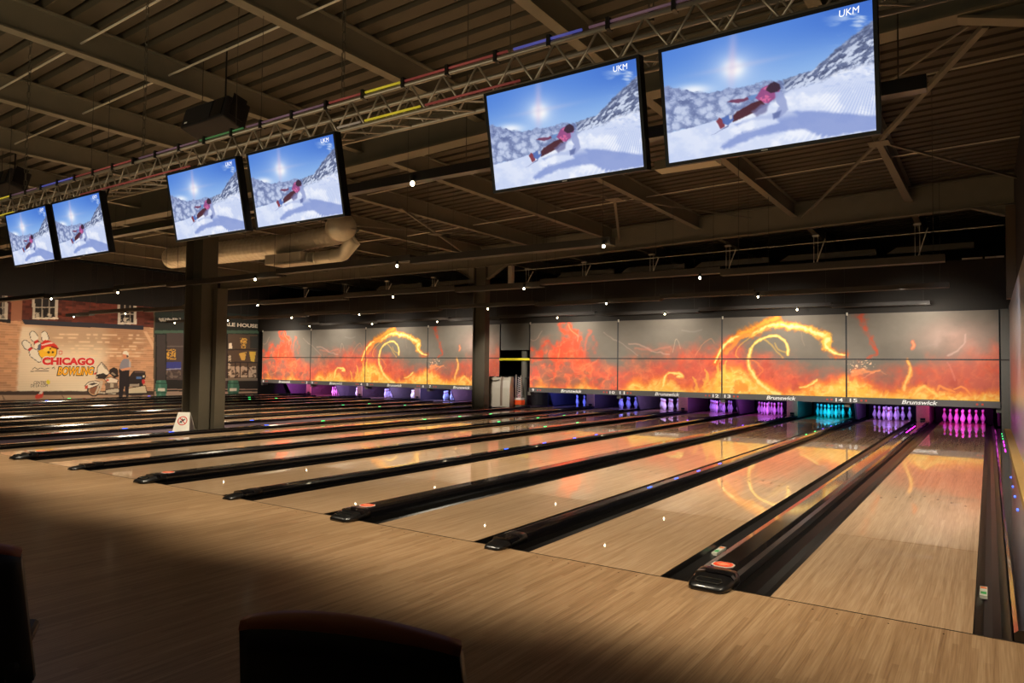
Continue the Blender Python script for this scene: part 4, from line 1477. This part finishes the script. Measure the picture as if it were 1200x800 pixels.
    img = blend(img, (222, 182, 90), P((280, 414), (289, 412), (287, 422), (283, 422)) * (nf > .4) * .95)
    img = blend(img, (228, 190, 80), P((292, 412), (300, 412), (298, 424), (294, 423)) * (nf > .38) * .95)
    img = blend(img, (206, 186, 160), P((270, 429), (300, 429), (300, 442), (270, 442)) * (nf > .46) * .85)
    for yb_ in (409.5, 424.5):
        img = blend(img, (60, 52, 46), ((np.abs(py - yb_) < .8) & (px > 267) & (px < 303)) * 1)
    for xb_ in (276, 281.5, 290.5, 302):
        img = blend(img, (54, 46, 42), ((np.abs(px - xb_) < .6) & (py > 424) & (py < 443)) * 1)
    img = blend(img, (148, 138, 120), (sf & (py > 443) & (py < 446) & (px > 264) & (px < 303)) * .7)
    img = blend(img, (176, 146, 126), (sf & (py > 455.5 + .0) & (py < 456.8)) * .8)
    img = blend(img, (182, 152, 130), (sf & (py > 458.5)) * .9)
    img = blend(img, (40, 34, 30), (px > 304) * 1.0)
    img = blend(img, (206, 200, 186), (sf & (px > 186) & (px < 212) & (py > 372.5) & (py < 377) & (fbm(px / 1.6, py / 2, 351) > .5)) * .9)
    # green barrels
    for xc in (189, 273.5):
        rr = np.where(np.abs(py - 454.5) < 9, 6.8 - ((py - 454.5) / 9) ** 2 * 1.4, 0)
        bm_ = np.abs(px - xc) < rr
        img = blend(img, (64, 112, 92), bm_ * .97)
        img = blend(img, (100, 150, 124), bm_ * (np.abs(px - xc + 1.5) < 1.5) * .6)
        img = blend(img, (44, 80, 66), bm_ * ((np.abs(py - 449) < .7) | (np.abs(py - 460) < .7)) * .8)
        img = blend(img, (226, 220, 200), bm_ * (np.abs(py - 456.5) < 1.6) * (np.abs(px - xc) < 4.2) * .9)
    # small red and white cone
    img = blend(img, (206, 66, 50), P((41, 464), (44, 461.5), (48, 462), (51, 458), (50, 466), (42, 467)) * .95)
    img = blend(img, (234, 214, 196), P((45, 462), (48, 457), (50.5, 458), (50, 461)) * .9)
    # motorcycle
    D, Wt, CH = (46, 38, 36), (232, 218, 196), (196, 180, 156)

    def OP(c, *pts):
        nonlocal img
        d_, _ = dist_line(px, py, list(pts) + [pts[0]])
        ins = inpoly(px, py, list(pts))
        img = blend(img, (58, 44, 40), ((d_ < .9) & ~ins) * .8)
        img = blend(img, c, ins * .97)
    d = np.hypot(px - 110, py - 456.5)
    img = blend(img, D, (d < 8) * .97)
    img = blend(img, (196, 150, 110), ((d < 6.4) & (d > 4.9)) * .9)
    img = blend(img, (150, 96, 66), (d < 4.5) * .85)
    OP(Wt, (100, 452), (104, 448), (112, 446.5), (117, 448), (114, 451), (104, 455))
    img = blend(img, (196, 70, 52), P((99.5, 452), (103, 451), (103, 455), (100, 455.5)) * .95)
    img = blend(img, D, P((103, 450), (110, 448), (115, 449), (108, 451.5)) * .8)
    for a, c in (((112, 461), (118, 447)), ((116, 460), (120, 447)), ((118, 460), (135, 461))):
        dd, _ = dist_line(px, py, [a, c])
        img = blend(img, CH, (dd < .9) * .95)
    OP(Wt, (113, 443), (115, 430), (119, 425), (124, 430), (128, 437), (122, 441))
    img = blend(img, (120, 108, 96), P((119, 426), (125, 430), (127, 434), (123, 432)) * .7)
    img = blend(img, (204, 66, 52), P((110, 437), (113, 436), (113, 438.5), (110, 439)) * .95)
    img = blend(img, D, P((113, 439), (121, 437), (127, 440), (122, 444), (115, 443.5)) * .95)
    img = blend(img, D, P((128, 433), (133, 430), (138, 432), (139, 441), (134, 443), (129, 438)) * .97)
    img = blend(img, CH, P((130, 437), (134, 440), (136, 439), (132, 436)) * .7)
    OP(Wt, (123, 444), (130, 442), (138, 445), (137, 449), (126, 448))
    img = blend(img, (206, 84, 60), P((124, 444.5), (127, 443.5), (128, 446), (125, 446.5)) * .9)
    img = blend(img, (110, 92, 78), P((123, 449), (138, 448), (139, 459), (124, 460)) * .95)
    img = blend(img, CH, P((129, 449), (133, 449), (133, 454), (129, 454)) * .9)
    OP(CH, (124, 457), (138, 455), (141, 459), (124, 460.5))
    img = blend(img, D, P((150, 443), (157, 434), (170, 435), (171, 441), (168, 450), (168, 453), (151, 453)) * .97)
    img = blend(img, (92, 74, 68), P((157, 434), (169, 434.5), (170, 437), (158, 437)) * .9)
    img = blend(img, (84, 120, 180), P((160, 441), (166, 441), (165.5, 444), (160, 444)) * .9)
    img = blend(img, (226, 210, 180), P((167, 439.5), (169.5, 439.5), (169.5, 442), (167, 442)) * .9)
    img = blend(img, (206, 60, 60), P((166, 445), (169.5, 444), (170, 449), (167, 450)) * .95)
    img = blend(img, CH, P((152, 450), (163, 449.5), (163, 452.5), (152, 453)) * .8)
    OP((214, 196, 162), (151, 455), (170, 452), (172, 460), (151, 460.5))
    img = blend(img, D, P((151, 461), (170, 461), (166, 463.5), (152, 463.5)) * .8)
    # officer
    img = blend(img, (40, 34, 36), P((139.5, 432), (152, 434), (151.5, 448), (151, 464.5), (147.5, 464.5), (146, 452), (143.5, 464.5), (139, 464.5), (140, 448)) * .98)
    img = blend(img, (138, 136, 146), P((140, 429), (143, 422), (147, 419.5), (151, 421), (153.5, 426), (152.5, 434), (141, 433)) * .97)
    img = blend(img, (196, 188, 182), P((151, 421), (153.8, 425), (153, 431), (151, 429)) * .7)
    img = blend(img, (222, 152, 112), P((141, 432.5), (147, 431), (152.5, 430), (152, 433), (143, 434.5)) * .95)
    img = blend(img, (214, 142, 104), P((143.6, 414), (148, 414), (148.5, 420), (145, 420.5)) * .97)
    img = blend(img, (236, 226, 206), P((143.5, 414.5), (145, 411.5), (148.5, 411), (151, 414), (151, 417.5), (148.5, 415.5)) * .98)
    img = blend(img, (60, 50, 48), P((148.6, 415.5), (151, 417), (149.5, 419), (148, 418)) * .9)
    # logo: pins, ball with cap
    def pin(P0, P1, w):
        dd, t = dist_line(px, py, [P0, P1])
        r_ = w * np.interp(t, [0, .18, .36, .62, 1], [.62, .8, .38, 1.0, .55])
        nonlocal img
        img = blend(img, (30, 26, 24), (dd < r_ + .75) * .95)
        img = blend(img, (236, 226, 206), (dd < r_) * .98)
        img = blend(img, (206, 50, 40), (dd < r_) * (np.abs(t - .36) < .06) * .95)
    pin((52, 391.5), (57, 418), 5.0)
    pin((38.5, 391.5), (50, 416), 5.2)
    pin((29.5, 402), (46, 421), 5.2)
    dd = np.hypot(px - 56, (py - 411.5) * 1.08)
    img = blend(img, (40, 30, 24), (dd < 11.4) * .9)
    img = blend(img, (240, 184, 40), (dd < 10.6) * .98)
    img = blend(img, (252, 214, 90), (np.hypot(px - 54, py - 408) < 4) * .5)
    img = blend(img, (60, 40, 20), ((np.hypot(px - 57, py - 412.6) < 1.5) | (np.hypot(px - 61.8, py - 412.6) < 1.4) | (np.hypot(px - 59, py - 408.6) < 1.0)) * .9)
    img = blend(img, (90, 96, 116), P((43.5, 409), (45, 404), (49, 401), (49, 409), (46, 411)) * .97)
    img = blend(img, (212, 52, 40), P((47.5, 409), (48, 402), (53, 398), (60, 399.5), (66, 404), (69, 408), (62, 406), (54, 406.5), (49, 410)) * .98)
    img = blend(img, (238, 214, 200), P((48.5, 403.5), (60, 400.5), (63, 402), (49, 405)) * .9)
    img = blend(img, (120, 26, 24), P((60, 405), (69.5, 408), (68, 409.5), (60, 407)) * .9)
    img = blend(img, (206, 90, 80), (np.abs(np.hypot(px - 71, py - 413) - 2.0) < .6) * .7)
    # small scribbled writing, yellow star mark
    for P_ in ([(38, 432.5), (41, 430.5), (44, 432.5), (48, 431), (52, 432.4), (58, 431.2)], [(36, 435), (46, 434.4), (57, 434.6)], [(61, 431.5), (63, 429.8), (64, 432)]):
        dd, _ = dist_line(px, py, P_)
        img = blend(img, (70, 60, 56), (dd < .45) * .75)
    img = blend(img, (222, 204, 50), P((54, 447), (56, 444.5), (59, 446.5), (58, 450), (55.5, 450)) * .95)
    return img


M_MUR = attr_mat('mural_print', .7, spec=.25)
Yw, Zw = np.meshgrid(np.linspace(4.2, 16.38, 470), np.linspace(0.0, 3.7, 235))
px, py = to_px(WX, Yw, Zw)
mural = grid_mesh('street_mural', np.full(Yw.shape, WX - .004), Yw, Zw, paint_mural(px, py, Yw, Zw), M_MUR)
mu = obj('street_mural', mural)
tag(mu, 'printed brick street mural with bowling logo, motorcycle and pub front', 'mural')


def wall_text(body, u0, v0, u1, v1, m, name, dx, shear=0, fat=0, grow=0):
    a, c = on(u0, v0, 'X', WX), on(u1, v1, 'X', WX)
    me = text_mesh(body, abs(c[1] - a[1]) + grow, abs(a[2] - c[2]) + grow, .002, shear, fat)
    me.materials.clear()
    lettering(name, me, m, mu, (WX + dx, (a[1] + c[1]) / 2, (a[2] + c[2]) / 2), FACE_RIGHT)


LR, LY, LK, LW = (mat('mural_red', (208, 30, 34), .7, noise=.05), mat('mural_yellow', (246, 176, 24), .7, noise=.05),
                  mat('mural_black', (30, 24, 22), .7, noise=.05), mat('mural_cream', (226, 216, 196), .7, noise=.05))
wall_text('CHICAGO', 48.5, 417, 111.5, 429.3, LW, 'lettering_outline', .0, 0, .085)
wall_text('CHICAGO', 49.5, 418.2, 110.5, 428, LR, 'lettering', .004, 0, .055)
wall_text('BOWLING', 66.5, 428.8, 110.6, 440.4, LK, 'lettering_outline', .002, .25, .08)
wall_text('BOWLING', 67.5, 429.8, 109.6, 439.4, LY, 'lettering', .006, .25, .035)
wall_text('CENTRE', 39.5, 446.5, 54.0, 449.8, LK, 'small_lettering', .002, .1, .0)
wall_text('DE LA COM', 36.0, 450.0, 56.0, 453.2, LK, 'small_lettering', .002, .1, .0)
wall_text('OLD WALL', 187, 373, 211, 377.5, LW, 'pub_lettering', .002, 0, .02)
wall_text('U ALE HOUSE', 254.5, 376.8, 302.0, 384.2, LW, 'pub_lettering', .002, 0, .04)

# ================================================================== AISLE THINGS
# A-frame floor sign
p = on(216, 483.0, 'X', -13.75)
SY = p[1]
r = empty('floor_sign', (-13.75, SY, 0), math.radians(38))
tag(r, 'white folding floor sign with red prohibition circle by the broad column', 'floor sign')
M_SIGN = mat('sign_plastic', (226, 222, 212), .5, noise=.04)
hh = p[2]
for s in (-1, 1):
    y0, y1 = s * .17, s * .02
    MB().add([(-.17, y0, 0), (.17, y0, 0), (.115, y1, hh), (-.115, y1, hh), (-.17, y0 - s * .015, 0), (.17, y0 - s * .015, 0), (.115, y1 - s * .015, hh), (-.115, y1 - s * .015, hh)],
             [(0, 1, 2, 3), (7, 6, 5, 4), (0, 4, 5, 1), (1, 5, 6, 2), (2, 6, 7, 3), (3, 7, 4, 0)]).build('leaf', M_SIGN, r)
tl = math.atan2(.15, hh)
fr = Matrix.Translation((0, -.17 - .002 + .15 * .57, hh * .57)) @ Matrix.Rotation(-tl, 4, 'X')
rg = MB()
N_ = 24
outer = [(.098 * math.cos(2 * math.pi * k / N_), 0, .098 * math.sin(2 * math.pi * k / N_)) for k in range(N_)]
inner = [(.078 * math.cos(2 * math.pi * k / N_), 0, .078 * math.sin(2 * math.pi * k / N_)) for k in range(N_)]
rg.add(outer + inner, [(k, (k + 1) % N_, N_ + (k + 1) % N_, N_ + k) for k in range(N_)])
rg.bar((-.06, 0, .06), (.06, 0, -.06), .004, .018)
o = rg.build('prohibition_ring', mat('sign_red', (205, 50, 40), .5, noise=.04), r)
o.matrix_local = fr
o = MB().bar((-.05, -.001, -.04), (.05, -.001, .04), .004, .022).bar((-.02, -.001, .045), (.03, -.001, .0), .004, .018).bar((-.045, -.001, .0), (.0, -.001, -.05), .004, .016).build('walker_symbol', mat('sign_ink', (40, 36, 34), .5, noise=.04), r)
o.matrix_local = fr
MB().box(-.05, .05, -.035, -.027, hh - .075, hh - .045).build('handle_slot', M_BLK, r)

# lane cleaning machine in the passage
r = empty('lane_machine', (-13.86, 15.35, 0), math.radians(18))
tag(r, 'light grey rounded lane cleaning machine parked in the passage', 'lane machine')
M_MCH = mat('machine_grey', (186, 176, 156), .45, noise=.06, nscale=6)
prof_ = [(-.26, .04), (-.27, .30), (-.25, .70), (-.20, .95), (-.13, 1.05), (.20, 1.08), (.27, 1.0), (.27, .04)]
bevel(MB().loft([[(x, y, z) for y, z in prof_] for x in (-.44, .44)]).build('shell', M_MCH, r, False), .03, 3)
st_p = [(-.275, .10), (-.285, .30), (-.262, .70), (-.212, .955), (-.14, 1.062), (-.06, 1.08)]
for x0, x1, nm, m_ in ((.10, .18, 'centre_strip', mat('machine_brown', (126, 106, 88), .5, noise=.08)),):
    MB().add([(x, y, z) for y, z in st_p for x in (x0, x1)], [(2 * i, 2 * i + 1, 2 * i + 3, 2 * i + 2) for i in range(len(st_p) - 1)]).build(nm, m_, r)
for x in (-.26, -.02, .26):
    MB().box(x - .07, x + .07, -.10, -.02, 1.055, 1.085).build('top_vent', M_BLK, r)
MB().tube([(-.26, -.22, .965), (-.2, -.25, .935), (.0, -.25, .95), (.06, -.22, .975)], .018, 6).build('handle', mat('machine_dark', (70, 62, 54), .5, noise=.1), r)
MB().lathe([(.045, 0), (.045, .012)], seg=14).build('round_badge', mat('machine_badge', (150, 140, 124), .5, noise=.1), r).matrix_local = Matrix.Translation((-.33, -.276, .24)) @ Matrix.Rotation(math.pi / 2, 4, 'X')
for x in (-.36, .36):
    for y in (-.18, .2):
        MB().tube([(x - .025, y, .045), (x + .025, y, .045)], .045, 10).build('wheel', M_BLK, r)

# hose unit with orange base behind the machine
r = empty('hose_unit', (-13.46, 16.0, 0))
tag(r, 'orange based hose unit with coiled pale tubes beside the passage', 'hose unit')
MB().box(-.26, -.04, .12, .64, 0, .03).build('pipe_foot', M_GREY, r)
MB().box(-.16, .16, -.12, .12, 0, .10).build('foot', M_GREY, r)
bevel(MB().box(-.15, .15, -.12, .12, .10, .27).build('orange_base', mat('orange_plastic', (235, 84, 30), .45, noise=.05), r), .02)
MB().box(-.13, .13, -.10, .10, .27, .34).build('white_collar', M_SIGN, r)
M_HOSE = mat('pale_hose', (190, 184, 176), .4, noise=.1)
for i in range(10):
    z = .40 + i * .07
    rr = .10 - .004 * i
    MB().tube([(rr * math.cos(a), rr * .7 * math.sin(a), z + .02 * math.sin(2 * a)) for a in np.linspace(0, 2 * math.pi, 14)], .012, 6).build('hose_coil', M_HOSE, r)
MB().tube([(-.15, .52, .03), (-.15, .52, 1.99)], .11, 12).build('grey_pipe', M_GREY, r)
MB().bar((-.09, -.1, .34), (-.09, -.1, 1.15), .02, .02).build('frame_bar', M_ROD, r)
MB().bar((.10, -.1, .34), (.10, -.1, 1.12), .02, .02).build('frame_bar', M_ROD, r)
yb_ = MB().tube([(-14.519, 16.285, 1.68), (-13.232, 16.285, 1.68)], .045, 12).build('yellow_barrier', mat('barrier_yellow', (236, 220, 40), .45, noise=.04), None, True)
tag(yb_, 'yellow padded bar across the dark passage opening', 'barrier')
tag(MB().box(-14.46, -13.27, 17.6, 17.66, 0, 2.4).build('wall_back', M_CURT), 'dark end of the passage between the banks', 'wall', kind='structure')

# ================================================================== FOREGROUND CHAIRS
M_SHELL = mat('chair_shell_black', (9, 8, 9), .5, noise=.15, nscale=12)
M_RIM = mat('chair_rim_brown', (150, 84, 58), .45, noise=.15, nscale=10)


def make_chair():
    r = empty('shell_chair')
    # backrest: curved shell, chair faces +Y, back seen from -Y
    def shell(off, zt, name, m, rows):
        nx_ = 17
        front, backs = [], []
        for i in range(rows):
            t = i / (rows - 1)
            for j in range(nx_):
                s = -1 + 2 * j / (nx_ - 1)
                hw = .285 - .035 * t
                x = s * hw
                ztop = .80 + .055 * (1 - s * s) - .012 * s
                z = .36 + (ztop - .36) * t
                y = -.20 - .10 * t + .07 * s * s
                front.append((x, y + .022, z))
                backs.append((x, y - .022, z))
        n = len(front)
        fs = []
        for i in range(rows - 1):
            for j in range(nx_ - 1):
                a = i * nx_ + j
                fs.append((a, a + 1, a + nx_ + 1, a + nx_))
                fs.append((n + a, n + a + nx_, n + a + nx_ + 1, n + a + 1))
        edge = list(range(nx_)) + [nx_ * k + nx_ - 1 for k in range(1, rows)] + [nx_ * (rows - 1) + k for k in range(nx_ - 2, -1, -1)] + [nx_ * k for k in range(rows - 2, 0, -1)]
        for a, c in zip(edge, edge[1:] + edge[:1]):
            fs.append((a, c, n + c, n + a))
        return MB().add(front + backs, fs).build(name, m, r, True)
    shell(0, 0, 'backrest', M_SHELL, 8)
    pts = []
    for j in range(17):
        s = -1 + 2 * j / 16
        pts.append((s * .240, -.30 + .07 * s * s, .803 + .055 * (1 - s * s) - .012 * s))
    MB().tube(pts, .025, 8).build('top_rim', M_RIM, r, True)
    bevel(MB().box(-.25, .25, -.20, .24, .40, .45).build('seat', M_SHELL, r), .03, 3)
    for sx in (-1, 1):
        for y0, y1 in ((-.18, -.25), (.19, .25)):
            MB().tube([(sx * .2, y0, .41), (sx * .24, y1, 0.0)], .014, 8).build('leg', M_BLK, r)
    return r


ch = make_chair()
p = on(412, 734, 'Z', .855)
ch.location = (p[0] - .155, p[1] + .255, -.0)
ch.rotation_euler = (0, 0, math.radians(26))
tag(ch, 'black shell chair with brown top rim at the bottom of the picture', 'chair', 'shell chairs behind the approach')
ch2 = copy_tree(ch)
ch2.location = (-2.80, -3.68, 0)
ch2.rotation_euler = (0, 0, math.radians(60))
tag(ch2, 'dark shell chair cut off by the left edge of the picture', 'chair', 'shell chairs behind the approach')
